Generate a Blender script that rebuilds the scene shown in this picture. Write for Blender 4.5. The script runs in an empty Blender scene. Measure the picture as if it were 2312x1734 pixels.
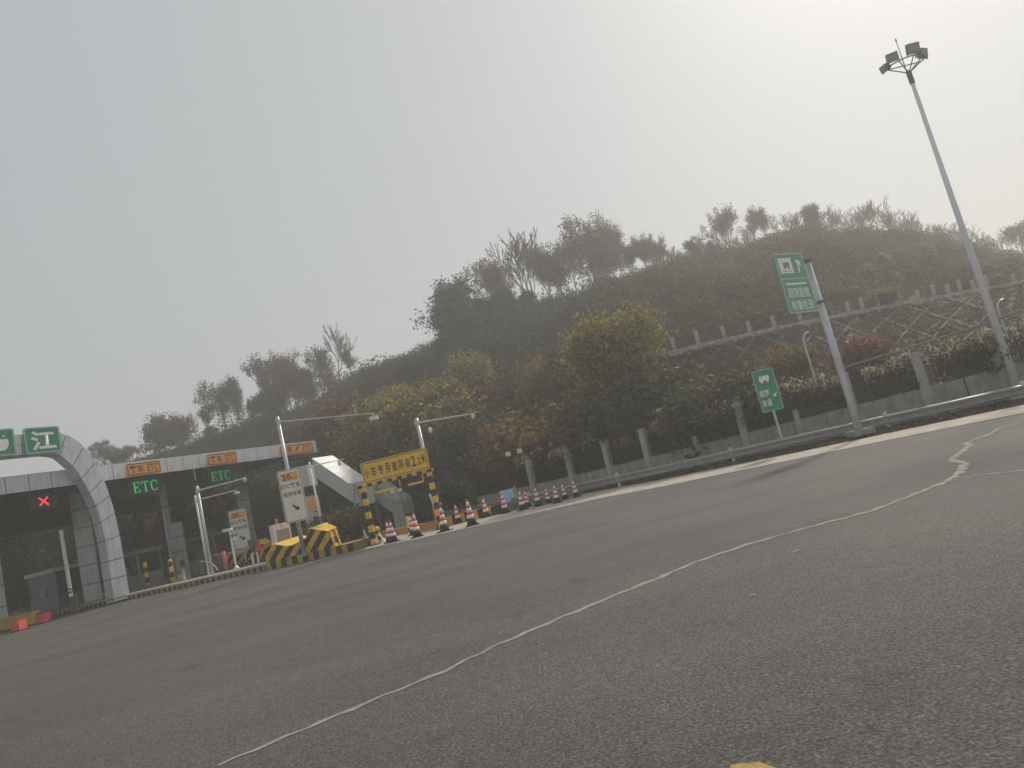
import bpy, math, random
import numpy as np
from mathutils import Vector, Matrix
R = math.radians
random.seed(7); rng = np.random.default_rng(7)
S = bpy.context.scene
C = S.collection

# ------------------------------------------------------------------ camera
FPX, CX, CY, CAMZ = 1560.0, 1156.0, 867.0, 1.4
PITCH, ROLL = math.atan(209 / 1560), R(13.7)
Fv = Vector((0, math.cos(PITCH), math.sin(PITCH)))
U0 = Vector((0, -math.sin(PITCH), math.cos(PITCH))); R0 = Vector((1, 0, 0))
Rv = R0 * math.cos(ROLL) - U0 * math.sin(ROLL)
Uv = R0 * math.sin(ROLL) + U0 * math.cos(ROLL)
cd = bpy.data.cameras.new('camera'); cam = bpy.data.objects.new('camera', cd); C.objects.link(cam)
cd.sensor_fit = 'HORIZONTAL'; cd.sensor_width = 36; cd.lens = 36 * FPX / 2312
cd.clip_start = 0.1; cd.clip_end = 3000
M = Matrix((Rv, Uv, -Fv)).transposed().to_4x4(); M.translation = (0, 0, CAMZ)
cam.matrix_world = M; S.camera = cam

# ------------------------------------------------------------------ world, sun, exposure
SUN_AZ, SUN_EL = 40.0, 40.0
w = bpy.data.worlds.new('World'); S.world = w; w.use_nodes = True
nt = w.node_tree; bg = nt.nodes['Background']
sky = nt.nodes.new('ShaderNodeTexSky'); sky.sky_type = 'NISHITA'; sky.sun_disc = False
sky.sun_elevation = R(SUN_EL); sky.sun_rotation = R(SUN_AZ)
sky.air_density = 1.0; sky.dust_density = 7.0; sky.ozone_density = 3.0; sky.altitude = 0
hs = nt.nodes.new('ShaderNodeHueSaturation'); hs.inputs['Saturation'].default_value = 0.8
nt.links.new(sky.outputs[0], hs.inputs['Color'])
gm = nt.nodes.new('ShaderNodeMix'); gm.data_type = 'RGBA'; gm.inputs[0].default_value = 0.87   # thick even haze layer over the clear sky
gm.inputs[7].default_value = (5.55, 5.9, 6.1, 1)
nt.links.new(hs.outputs[0], gm.inputs[6]); nt.links.new(gm.outputs[2], bg.inputs[0]); bg.inputs[1].default_value = 0.075
sl = bpy.data.lights.new('sun', 'SUN'); sl.energy = 2.8; sl.angle = R(7); sl.color = (1.0, 0.91, 0.79)
so = bpy.data.objects.new('sun', sl); C.objects.link(so)
sd = Vector((math.sin(R(SUN_AZ)) * math.cos(R(SUN_EL)), math.cos(R(SUN_AZ)) * math.cos(R(SUN_EL)), math.sin(R(SUN_EL))))
so.rotation_euler = sd.to_track_quat('Z', 'Y').to_euler(); so.location = (20, 30, 40)
S.view_settings.view_transform = 'Standard'; S.view_settings.look = 'None'
S.view_settings.gamma = 1; S.view_settings.exposure = 0.2; S.view_settings.use_curve_mapping = False
S.render.engine = 'CYCLES'
S.cycles.use_denoising = True
S.cycles.max_bounces = 6; S.cycles.volume_bounces = 1; S.cycles.transparent_max_bounces = 8

# ------------------------------------------------------------------ helpers: survey points
def ray(px, py): return Fv + Rv * ((px - CX) / FPX) - Uv * ((py - CY) / FPX)
def G(px, py, z=0.0):
    d = ray(px, py); t = (z - CAMZ) / d.z; return Vector((d.x * t, d.y * t, z))
def D(px, py, Y):
    d = ray(px, py); t = Y / d.y; return Vector((d.x * t, Y, CAMZ + d.z * t))
def PL(px, py, q, n):
    d = ray(px, py); t = (q[0] * n[0] + q[1] * n[1]) / (d.x * n[0] + d.y * n[1])
    return Vector((d.x * t, d.y * t, CAMZ + d.z * t))

# ------------------------------------------------------------------ helpers: materials
def mat(name, col, rough=0.7, metal=0.0, var=0.12, scale=6.0, bump=0.0, bscale=40.0, emit=None, estr=1.0, dirt=0.0, dirtcol=(0.1, 0.085, 0.07)):
    m = bpy.data.materials.new(name); m.use_nodes = True; t = m.node_tree
    b = t.nodes['Principled BSDF']; b.inputs['Roughness'].default_value = rough; b.inputs['Metallic'].default_value = metal
    tc = t.nodes.new('ShaderNodeTexCoord')
    n = t.nodes.new('ShaderNodeTexNoise'); n.inputs['Scale'].default_value = scale; n.inputs['Detail'].default_value = 6
    t.links.new(tc.outputs['Object'], n.inputs['Vector'])
    r = t.nodes.new('ShaderNodeValToRGB'); r.color_ramp.elements[0].position = 0.3; r.color_ramp.elements[1].position = 0.7
    r.color_ramp.elements[0].color = (*[max(0, c * (1 - var)) for c in col], 1)
    r.color_ramp.elements[1].color = (*[min(1, c * (1 + var)) for c in col], 1)
    t.links.new(n.outputs['Fac'], r.inputs[0]); out = r.outputs[0]
    if dirt:
        n2 = t.nodes.new('ShaderNodeTexNoise'); n2.inputs['Scale'].default_value = 1.7; n2.inputs['Detail'].default_value = 8
        mp = t.nodes.new('ShaderNodeMapping'); mp.inputs['Scale'].default_value = (3, 3, .5)
        t.links.new(tc.outputs['Object'], mp.inputs[0]); t.links.new(mp.outputs[0], n2.inputs['Vector'])
        r2 = t.nodes.new('ShaderNodeValToRGB'); r2.color_ramp.elements[0].position = .45; r2.color_ramp.elements[1].position = .75
        r2.color_ramp.elements[1].color = (dirt, dirt, dirt, 1)
        t.links.new(n2.outputs['Fac'], r2.inputs[0])
        mx = t.nodes.new('ShaderNodeMix'); mx.data_type = 'RGBA'
        t.links.new(r2.outputs[0], mx.inputs[0]); t.links.new(out, mx.inputs[6]); mx.inputs[7].default_value = (*dirtcol, 1)
        out = mx.outputs[2]
    t.links.new(out, b.inputs['Base Color'])
    if bump:
        n3 = t.nodes.new('ShaderNodeTexNoise'); n3.inputs['Scale'].default_value = bscale; n3.inputs['Detail'].default_value = 4
        t.links.new(tc.outputs['Object'], n3.inputs['Vector'])
        bp = t.nodes.new('ShaderNodeBump'); bp.inputs['Strength'].default_value = bump; bp.inputs['Distance'].default_value = 0.02
        t.links.new(n3.outputs['Fac'], bp.inputs['Height']); t.links.new(bp.outputs[0], b.inputs['Normal'])
    if emit:
        b.inputs['Emission Color'].default_value = (*emit, 1); b.inputs['Emission Strength'].default_value = estr
    return m

def stripe_mat(name, a, bcol, vec, period, rough=0.55):
    m = bpy.data.materials.new(name); m.use_nodes = True; t = m.node_tree
    b = t.nodes['Principled BSDF']; b.inputs['Roughness'].default_value = rough
    tc = t.nodes.new('ShaderNodeTexCoord')
    dp = t.nodes.new('ShaderNodeVectorMath'); dp.operation = 'DOT_PRODUCT'; dp.inputs[1].default_value = vec
    t.links.new(tc.outputs['Object'], dp.inputs[0])
    dv = t.nodes.new('ShaderNodeMath'); dv.operation = 'DIVIDE'; dv.inputs[1].default_value = period
    t.links.new(dp.outputs['Value'], dv.inputs[0])
    fr = t.nodes.new('ShaderNodeMath'); fr.operation = 'FRACT'; t.links.new(dv.outputs[0], fr.inputs[0])
    gt = t.nodes.new('ShaderNodeMath'); gt.operation = 'GREATER_THAN'; gt.inputs[1].default_value = .5; t.links.new(fr.outputs[0], gt.inputs[0])
    n = t.nodes.new('ShaderNodeTexNoise'); n.inputs['Scale'].default_value = 5; n.inputs['Detail'].default_value = 8
    t.links.new(tc.outputs['Object'], n.inputs['Vector'])
    mx = t.nodes.new('ShaderNodeMix'); mx.data_type = 'RGBA'; mx.inputs[6].default_value = (*a, 1); mx.inputs[7].default_value = (*bcol, 1)
    t.links.new(gt.outputs[0], mx.inputs[0])
    m2 = t.nodes.new('ShaderNodeMix'); m2.data_type = 'RGBA'; m2.inputs[7].default_value = (.10, .085, .06, 1)
    r = t.nodes.new('ShaderNodeValToRGB'); r.color_ramp.elements[0].position = .5; r.color_ramp.elements[1].position = .8
    r.color_ramp.elements[1].color = (.7, .7, .7, 1)
    t.links.new(n.outputs['Fac'], r.inputs[0]); t.links.new(r.outputs[0], m2.inputs[0]); t.links.new(mx.outputs[2], m2.inputs[6])
    t.links.new(m2.outputs[2], b.inputs['Base Color'])
    return m

def leaf_mat(name, trans=0.25):
    m = bpy.data.materials.new(name); m.use_nodes = True; t = m.node_tree
    b = t.nodes['Principled BSDF']; b.inputs['Roughness'].default_value = .6
    b.inputs['Specular IOR Level'].default_value = .35
    a = t.nodes.new('ShaderNodeVertexColor'); a.layer_name = 'Col'
    t.links.new(a.outputs[0], b.inputs['Base Color'])
    tr = t.nodes.new('ShaderNodeBsdfTranslucent'); t.links.new(a.outputs[0], tr.inputs[0])
    mx = t.nodes.new('ShaderNodeMixShader'); mx.inputs[0].default_value = trans
    o = t.nodes['Material Output']
    t.links.new(b.outputs[0], mx.inputs[1]); t.links.new(tr.outputs[0], mx.inputs[2]); t.links.new(mx.outputs[0], o.inputs[0])
    return m

M_leaf = leaf_mat('leaf', .5)
M_grass = leaf_mat('brush', .45)
M_bark = mat('bark', (.075, .062, .05), .9, var=.4, scale=9, bump=.4)
M_barkpale = mat('pale_bark', (.16, .14, .12), .9, var=.3, scale=9)
M_clad = mat('aluminium_cladding', (.64, .67, .70), .42, .25, var=.05, scale=1.2, dirt=.45, dirtcol=(.30, .30, .29))
M_joint = mat('dark_joint', (.03, .03, .032), .8)
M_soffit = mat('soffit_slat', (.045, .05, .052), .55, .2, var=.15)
M_gal = mat('galvanised_steel', (.56, .59, .63), .42, .25, var=.12, scale=3, dirt=.4, dirtcol=(.28, .26, .24))
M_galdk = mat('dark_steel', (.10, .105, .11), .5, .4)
M_white = mat('white_paint', (.80, .80, .79), .45, var=.06, dirt=.35, dirtcol=(.4, .37, .33))
M_cream = mat('sign_white', (.86, .82, .72), .5, var=.05, dirt=.25, dirtcol=(.5, .46, .38))
M_black = mat('black_paint', (.014, .014, .015), .55)
M_ink = mat('sign_ink', (.02, .018, .02), .6)
M_yel = mat('yellow_paint', (.80, .48, .05), .5, var=.12, dirt=.4, dirtcol=(.28, .19, .07))
M_signyel = mat('sign_yellow', (.88, .52, .03), .45, var=.05)
M_orange = mat('sign_orange', (.85, .33, .045), .5, var=.07)
M_amber = mat('sign_amber', (.85, .48, .14), .5, var=.05)
M_red = mat('red_plastic', (.78, .09, .085), .5, var=.1)
M_pink = mat('faded_red_plastic', (.62, .20, .17), .6, var=.12)
M_orpost = mat('orange_plastic', (.75, .13, .04), .5, var=.1)
M_green = mat('sign_green', (.015, .27, .14), .4, var=.06)
M_signw = mat('reflective_white', (.86, .87, .86), .45, var=.04)
M_conc = mat('concrete', (.30, .285, .26), .85, var=.2, scale=4, bump=.3, dirt=.6, dirtcol=(.14, .125, .105))
M_stone = mat('pillar_stone', (.38, .37, .355), .85, var=.18, scale=6, bump=.3, dirt=.5, dirtcol=(.17, .155, .13))
M_beam = mat('lattice_concrete', (.13, .12, .105), .9, var=.25, scale=3, bump=.3, dirt=.7, dirtcol=(.10, .085, .065))
M_post2 = mat('weathered_concrete', (.38, .37, .345), .9, var=.25, scale=4, bump=.3, dirt=.7, dirtcol=(.13, .12, .10))
M_rail = mat('dull_rail_steel', (.30, .32, .33), .45, .4, var=.15, scale=3, dirt=.5, dirtcol=(.2, .18, .15))
M_iron = mat('dark_iron', (.02, .019, .018), .6, .3)
M_rubber = mat('black_rubber', (.02, .02, .021), .75)
M_glass = mat('dark_glass', (.02, .026, .03), .12)
M_booth = mat('booth_panel', (.20, .21, .215), .5, .1, var=.08, dirt=.4, dirtcol=(.2, .19, .17))
M_blue = mat('blue_board', (.38, .62, .82), .4, var=.08)
M_ledg = mat('green_led', (.0, .25, .04), .5, emit=(.02, .9, .16), estr=.42)
M_ledg2 = mat('dimmer_green_led', (.0, .2, .04), .5, emit=(.02, .8, .16), estr=.26)
M_ledr = mat('red_led', (.3, .0, .01), .5, emit=(1., .06, .06), estr=.9)
M_teal = mat('teal_plastic', (.08, .34, .33), .5)
M_goldblk = stripe_mat('hazard_stripe', (.74, .45, .05), (.02, .02, .021), (1, 0, -1.0), .74)
M_kerb = stripe_mat('kerb_stripe', (.52, .33, .06), (.025, .025, .026), (1, 0, 0), .58)
M_kerbold = stripe_mat('worn_kerb_stripe', (.36, .26, .10), (.035, .033, .03), (1, 0, 0), .40)
M_post = stripe_mat('post_stripe', (.78, .46, .05), (.02, .02, .021), (0, 0, 1), .60)
M_bar = stripe_mat('bar_stripe', (.78, .46, .05), (.02, .02, .021), (1, 0, 0), .46)

# ------------------------------------------------------------------ helpers: meshes
class MB:
    def __init__(s): s.v = []; s.f = []; s.m = []
    def add(s, vs, fs, mi=0):
        o = len(s.v); s.v += [tuple(v) for v in vs]; s.f += [tuple(i + o for i in f) for f in fs]; s.m += [mi] * len(fs); return s
    def box(s, x0, x1, y0, y1, z0, z1, mi=0, T=None):
        vs = [Vector((x, y, z)) for z in (z0, z1) for y in (y0, y1) for x in (x0, x1)]
        if T is not None: vs = [T @ v for v in vs]
        return s.add(vs, [(0, 2, 3, 1), (4, 5, 7, 6), (0, 1, 5, 4), (2, 6, 7, 3), (0, 4, 6, 2), (1, 3, 7, 5)], mi)
    def beam(s, a, b, wd, ht, mi=0, up=Vector((0, 0, 1))):
        a, b = Vector(a), Vector(b); d = (b - a); L = d.length; d.normalize()
        sx = d.cross(up)
        if sx.length < 1e-4: sx = Vector((1, 0, 0))
        sx.normalize(); sz = sx.cross(d)
        T = Matrix((sx, d, sz)).transposed().to_4x4(); T.translation = a
        return s.box(-wd / 2, wd / 2, 0, L, -ht / 2, ht / 2, mi, T)
    def tube(s, a, b, r0, r1=None, n=8, mi=0, cap=True):
        a, b = Vector(a), Vector(b); r1 = r0 if r1 is None else r1
        d = (b - a).normalized(); x = d.orthogonal().normalized(); y = d.cross(x)
        vs = []
        for p, r in ((a, r0), (b, r1)):
            for k in range(n):
                t = 2 * math.pi * k / n; vs.append(p + x * (r * math.cos(t)) + y * (r * math.sin(t)))
        fs = [(k, (k + 1) % n, n + (k + 1) % n, n + k) for k in range(n)]
        if cap: fs += [tuple(range(n))[::-1], tuple(range(n, 2 * n))]
        return s.add(vs, fs, mi)
    def path(s, pts, r, n=6, mi=0):
        for a, b in zip(pts[:-1], pts[1:]): s.tube(a, b, r, r, n, mi)
        return s
    def lathe(s, prof, n=16, mi=0, c=(0, 0)):
        vs = [(c[0] + r * math.cos(2 * math.pi * k / n), c[1] + r * math.sin(2 * math.pi * k / n), z) for r, z in prof for k in range(n)]
        fs = []
        for j in range(len(prof) - 1):
            fs += [(j * n + k, j * n + (k + 1) % n, (j + 1) * n + (k + 1) % n, (j + 1) * n + k) for k in range(n)]
        fs += [tuple(range(n))[::-1], tuple(range((len(prof) - 1) * n, len(prof) * n))]
        return s.add(vs, fs, mi)
    def prism(s, pts, y0, y1, mi=0):          # outline in xz, front at y0
        n = len(pts)
        vs = [(x, y0, z) for x, z in pts] + [(x, y1, z) for x, z in pts]
        fs = [tuple(range(n)), tuple(range(n, 2 * n))[::-1]] + [(k, n + k, n + (k + 1) % n, (k + 1) % n) for k in range(n)]
        return s.add(vs, fs, mi)
    def ring(s, po, pi, y0, y1, mi=0):
        n = len(po)
        vs = [(x, y, z) for P, y in ((po, y0), (pi, y0), (po, y1), (pi, y1)) for x, z in P]
        fs = []
        for k in range(n):
            j = (k + 1) % n
            fs += [(k, j, n + j, n + k), (2 * n + k, 3 * n + k, 3 * n + j, 2 * n + j), (k, 2 * n + k, 2 * n + j, j), (n + k, n + j, 3 * n + j, 3 * n + k)]
        return s.add(vs, fs, mi)
    def sheet(s, a, b, z, mi=0):              # strip between two polylines
        n = len(a)
        vs = [(p[0], p[1], z) for p in a] + [(p[0], p[1], z) for p in b]
        return s.add(vs, [(k, k + 1, n + k + 1, n + k) for k in range(n - 1)], mi)
    def build(s, name, ms, parent=None, smooth=False, fix=True):
        me = bpy.data.meshes.new(name); me.from_pydata(s.v, [], s.f)
        ms = ms if isinstance(ms, (list, tuple)) else [ms]
        for m in ms: me.materials.append(m)
        if len(ms) > 1: me.polygons.foreach_set('material_index', s.m)
        if fix:
            import bmesh
            bm = bmesh.new(); bm.from_mesh(me); bmesh.ops.recalc_face_normals(bm, faces=bm.faces); bm.to_mesh(me); bm.free()
        if smooth: me.polygons.foreach_set('use_smooth', [True] * len(me.polygons))
        o = bpy.data.objects.new(name, me); C.objects.link(o)
        if parent: o.parent = parent
        return o

def tag(o, label=None, cat=None, group=None, kind=None):
    if label: o['label'] = label
    if cat: o['category'] = cat
    if group: o['group'] = group
    if kind: o['kind'] = kind
    return o
def thing(name, label, cat, loc=(0, 0, 0), rz=0.0, group=None):
    o = bpy.data.objects.new(name, None); C.objects.link(o); o.location = loc; o.rotation_euler = (0, 0, rz)
    o.empty_display_size = .3
    return tag(o, label, cat, group)
def copy_tree(o, parent=None):
    kids = [c for c in bpy.data.objects if c.parent == o]
    c = o.copy(); C.objects.link(c); c.parent = parent
    for k in kids: copy_tree(k, c)
    return c
def share(o, name, parent, loc=(0, 0, 0), rot=(0, 0, 0), scale=(1, 1, 1)):
    c = bpy.data.objects.new(name, o if isinstance(o, bpy.types.Mesh) else o.data); C.objects.link(c)
    c.parent = parent; c.location = loc; c.rotation_euler = rot; c.scale = scale; return c

def rrect(w, h, r, cx=0, cz=0, n=4):
    p = []
    for sx, sz, a0 in ((1, 1, 0), (-1, 1, 90), (-1, -1, 180), (1, -1, 270)):
        for k in range(n + 1):
            a = R(a0 + 90 * k / n)
            p.append((cx + sx * (w / 2 - r) + r * math.cos(a), cz + sz * (h / 2 - r) + r * math.sin(a)))
    return p

def text_mesh(body, width, height, cx, cz, y, bold=0.0, depth=.004):
    cu = bpy.data.curves.new('lettering', 'FONT'); cu.body = body; cu.size = 1; cu.offset = bold
    cu.resolution_u = 2; cu.space_character = 1.05
    o = bpy.data.objects.new('lettering', cu); C.objects.link(o)
    dg = bpy.context.evaluated_depsgraph_get(); me = bpy.data.meshes.new_from_object(o.evaluated_get(dg))
    bpy.data.objects.remove(o); bpy.data.curves.remove(cu)
    n = len(me.vertices); co = np.empty(n * 3); me.vertices.foreach_get('co', co); co = co.reshape(-1, 3)
    mn, mx = co.min(0), co.max(0)
    out = np.empty_like(co)
    out[:, 0] = cx + ((co[:, 0] - mn[0]) / (mx[0] - mn[0]) - .5) * width
    out[:, 2] = cz + ((co[:, 1] - mn[1]) / (mx[1] - mn[1]) - .5) * height
    out[:, 1] = y
    me.vertices.foreach_set('co', out.ravel()); me.update()
    return me
def lettering(body, wd, ht, cx, cz, y, m, parent, bold=0.012, name='lettering'):
    me = text_mesh(body, wd, ht, cx, cz, y, bold); me.materials.clear(); me.materials.append(m)
    o = bpy.data.objects.new(name, me); C.objects.link(o); o.parent = parent; return o

def quad_mesh(name, V, col, m, parent=None):
    """V (n,4,3) leaf rhombs, col (n,3)"""
    n = len(V); me = bpy.data.meshes.new(name)
    me.vertices.add(n * 4); me.vertices.foreach_set('co', V.astype(np.float32).ravel())
    me.loops.add(n * 4); me.loops.foreach_set('vertex_index', np.arange(n * 4, dtype=np.int32))
    me.polygons.add(n); me.polygons.foreach_set('loop_start', np.arange(0, n * 4, 4, dtype=np.int32))
    me.update(calc_edges=True)
    at = me.color_attributes.new('Col', 'FLOAT_COLOR', 'POINT')
    cc = np.ones((n, 4, 4), np.float32); cc[:, :, :3] = col[:, None, :]
    at.data.foreach_set('color', cc.ravel())
    me.materials.append(m)
    return me
def leaves(P, size, jitter=.4, flat=0.0):
    """rhomb leaf at each point P (n,3)"""
    n = len(P); a = rng.normal(size=(n, 3)); a[:, 2] *= (1 - flat); a /= np.linalg.norm(a, axis=1)[:, None] + 1e-9
    b = rng.normal(size=(n, 3)); b -= (b * a).sum(1)[:, None] * a; b /= np.linalg.norm(b, axis=1)[:, None] + 1e-9
    s = (size * (1 + jitter * (rng.random(n) * 2 - 1)))[:, None]
    return np.stack([P - a * s * .6, P - b * s * .32, P + a * s * .6, P + b * s * .32], 1)
def palette(n, cols, wts=None, var=.25):
    cols = np.array(cols); wts = np.ones(len(cols)) if wts is None else np.array(wts, float)
    k = rng.choice(len(cols), n, p=wts / wts.sum())
    return np.clip(cols[k] * (1 + var * (rng.random((n, 1)) * 2 - 1)), 0, 1)

# ------------------------------------------------------------------ setting: terrain
E_px = [(-700, 1560), (0, 1420), (400, 1330), (700, 1262), (820, 1241), (950, 1215), (1100, 1183), (1350, 1126), (1493, 1099), (1800, 1036), (2050, 984.5), (2312, 932), (2700, 858), (3200, 762)]
EDGE = [G(*p) for p in E_px if p[0] >= 820]
GR_px = [(1000, 1155), (1100, 1136), (1192, 1117), (1300, 1093), (1493, 1051), (1650, 1016), (1800, 982), (2000, 937), (2150, 904), (2312, 867), (2700, 775)]
GRAIL = [G(x, y, .54) for x, y in GR_px]

def lerp_tab(tab, a):
    if a <= tab[0][0]: return np.array(tab[0][1:], float)
    for p, q in zip(tab[:-1], tab[1:]):
        if a <= q[0]:
            t = (a - p[0]) / (q[0] - p[0]); return np.array(p[1:], float) * (1 - t) + np.array(q[1:], float) * t
    return np.array(tab[-1][1:], float)
def az_of(p): return math.degrees(math.atan2(p.x, p.y))
RIDGE = []
for x, y, Y in [(2600, 640, 100), (2312, 598, 92), (2215, 576, 90), (2080, 546, 86), (1955, 540, 82), (1880, 541, 80), (1820, 522, 79), (1766, 538, 78), (1693, 568, 78), (1630, 592, 77), (1547, 610, 76),
                (1463, 630, 76), (1360, 664, 76), (1254, 692, 76), (1150, 712, 77), (1050, 758, 78), (993, 790, 79), (930, 809, 81), (867, 837, 83), (795, 853, 86), (731, 905, 88), (640, 945, 90), (560, 965, 92),
                (450, 1003, 94), (330, 1040, 97), (209, 1066, 100), (100, 1090, 105), (0, 1112, 108), (-300, 1190, 118)]:
    p = D(x, y, Y); RIDGE.append((az_of(p), p.y, p.z))
RIDGE.sort()
TOE = [(-50, 62), (-30, 60), (-14, 50), (-4, 43), (3, 39), (9, 34.5), (14, 32), (22, 29.3), (30, 27.6), (38, 26.4), (50, 25.5)]
BENCH = []      # az, Y, z from the wall line
for x, y, Y in [(1400, 830, 38), (1473, 813, 38.3), (1560, 790, 39), (1650, 769.6, 39.8), (1800, 736, 41.3), (1950, 707, 43), (2100, 679, 44.8), (2223, 657, 46.5), (2400, 625, 49)]:
    p = D(x, y, Y); BENCH.append((az_of(p), p.y, p.z))
def hnoise(x, y):
    return (math.sin(x * .31 + 1.3) * math.cos(y * .27) + .6 * math.sin(x * .83 + y * .61) + .4 * math.sin(x * 1.7 - y * 1.3 + 2))
def profile(az, Y):
    """height at forward distance Y along azimuth az"""
    ty = float(lerp_tab(TOE, az)[0]); ry, rz = lerp_tab(RIDGE, az)
    z0 = .3
    if Y <= ty: return -.30 + min(1, max(0, (Y - ty + 3) / 3)) * .6
    if az > 8.5:
        by, bz = lerp_tab(BENCH, az)
        if Y <= by: return z0 + (bz - z0) * (Y - ty) / (by - ty)
        if Y <= by + 1.2: return bz
        ty, z0 = by + 1.2, bz
    if Y <= ry:
        t = (Y - ty) / (ry - ty); s = math.sin(t * math.pi / 2) ** 1.05
        return z0 + (rz - z0) * (.45 * t + .55 * s)
    return rz - (Y - ry) * .22
def terr(x, y):
    az = math.degrees(math.atan2(x, y)); z = profile(az, y)
    ty = float(lerp_tab(TOE, az)[0])
    if az > 8.5: ty = float(lerp_tab(BENCH, az)[0]) + 1.2
    k = min(1, max(0, (y - ty) / 6)); ry = float(lerp_tab(RIDGE, az)[0])
    k *= min(1, max(.15, (ry - y) / 8))
    return z + k * .45 * hnoise(x, y)
azs = np.arange(-52, 62.01, .6); ys = np.concatenate([np.arange(21, 60, 1.0), np.arange(60, 160, 2.0)])
tv = []
for a in azs:
    for y in ys:
        x = y * math.tan(R(min(a, 61.5))); tv.append((x, y, terr(x, y)))
m_ = len(ys)
tf = [(i * m_ + j, (i + 1) * m_ + j, (i + 1) * m_ + j + 1, i * m_ + j + 1) for i in range(len(azs) - 1) for j in range(m_ - 1)]
mb = MB(); mb.v = tv; mb.f = tf; mb.m = [0] * len(tf)
M_hill = mat('hillside_soil', (.07, .058, .04), .95, var=.5, scale=.9, bump=.6, bscale=3, dirt=.8, dirtcol=(.055, .033, .024))
hill = tag(mb.build('hillside', M_hill, smooth=True, fix=False), 'overgrown hillside rising behind the toll plaza', kind='structure')

# ground sheet (earth), asphalt, pale concrete lane, verge
M_earth = mat('bare_earth', (.095, .072, .052), .95, var=.35, scale=1.2, bump=.5, bscale=12, dirt=.7, dirtcol=(.055, .042, .03))
g = MB(); g.add([(-262, -262, -.16), (262, -262, -.16), (262, 262, -.16), (-262, 262, -.16)], [(0, 1, 2, 3)])
tag(g.build('ground', M_earth, fix=False), 'bare earth ground', kind='structure')

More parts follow.
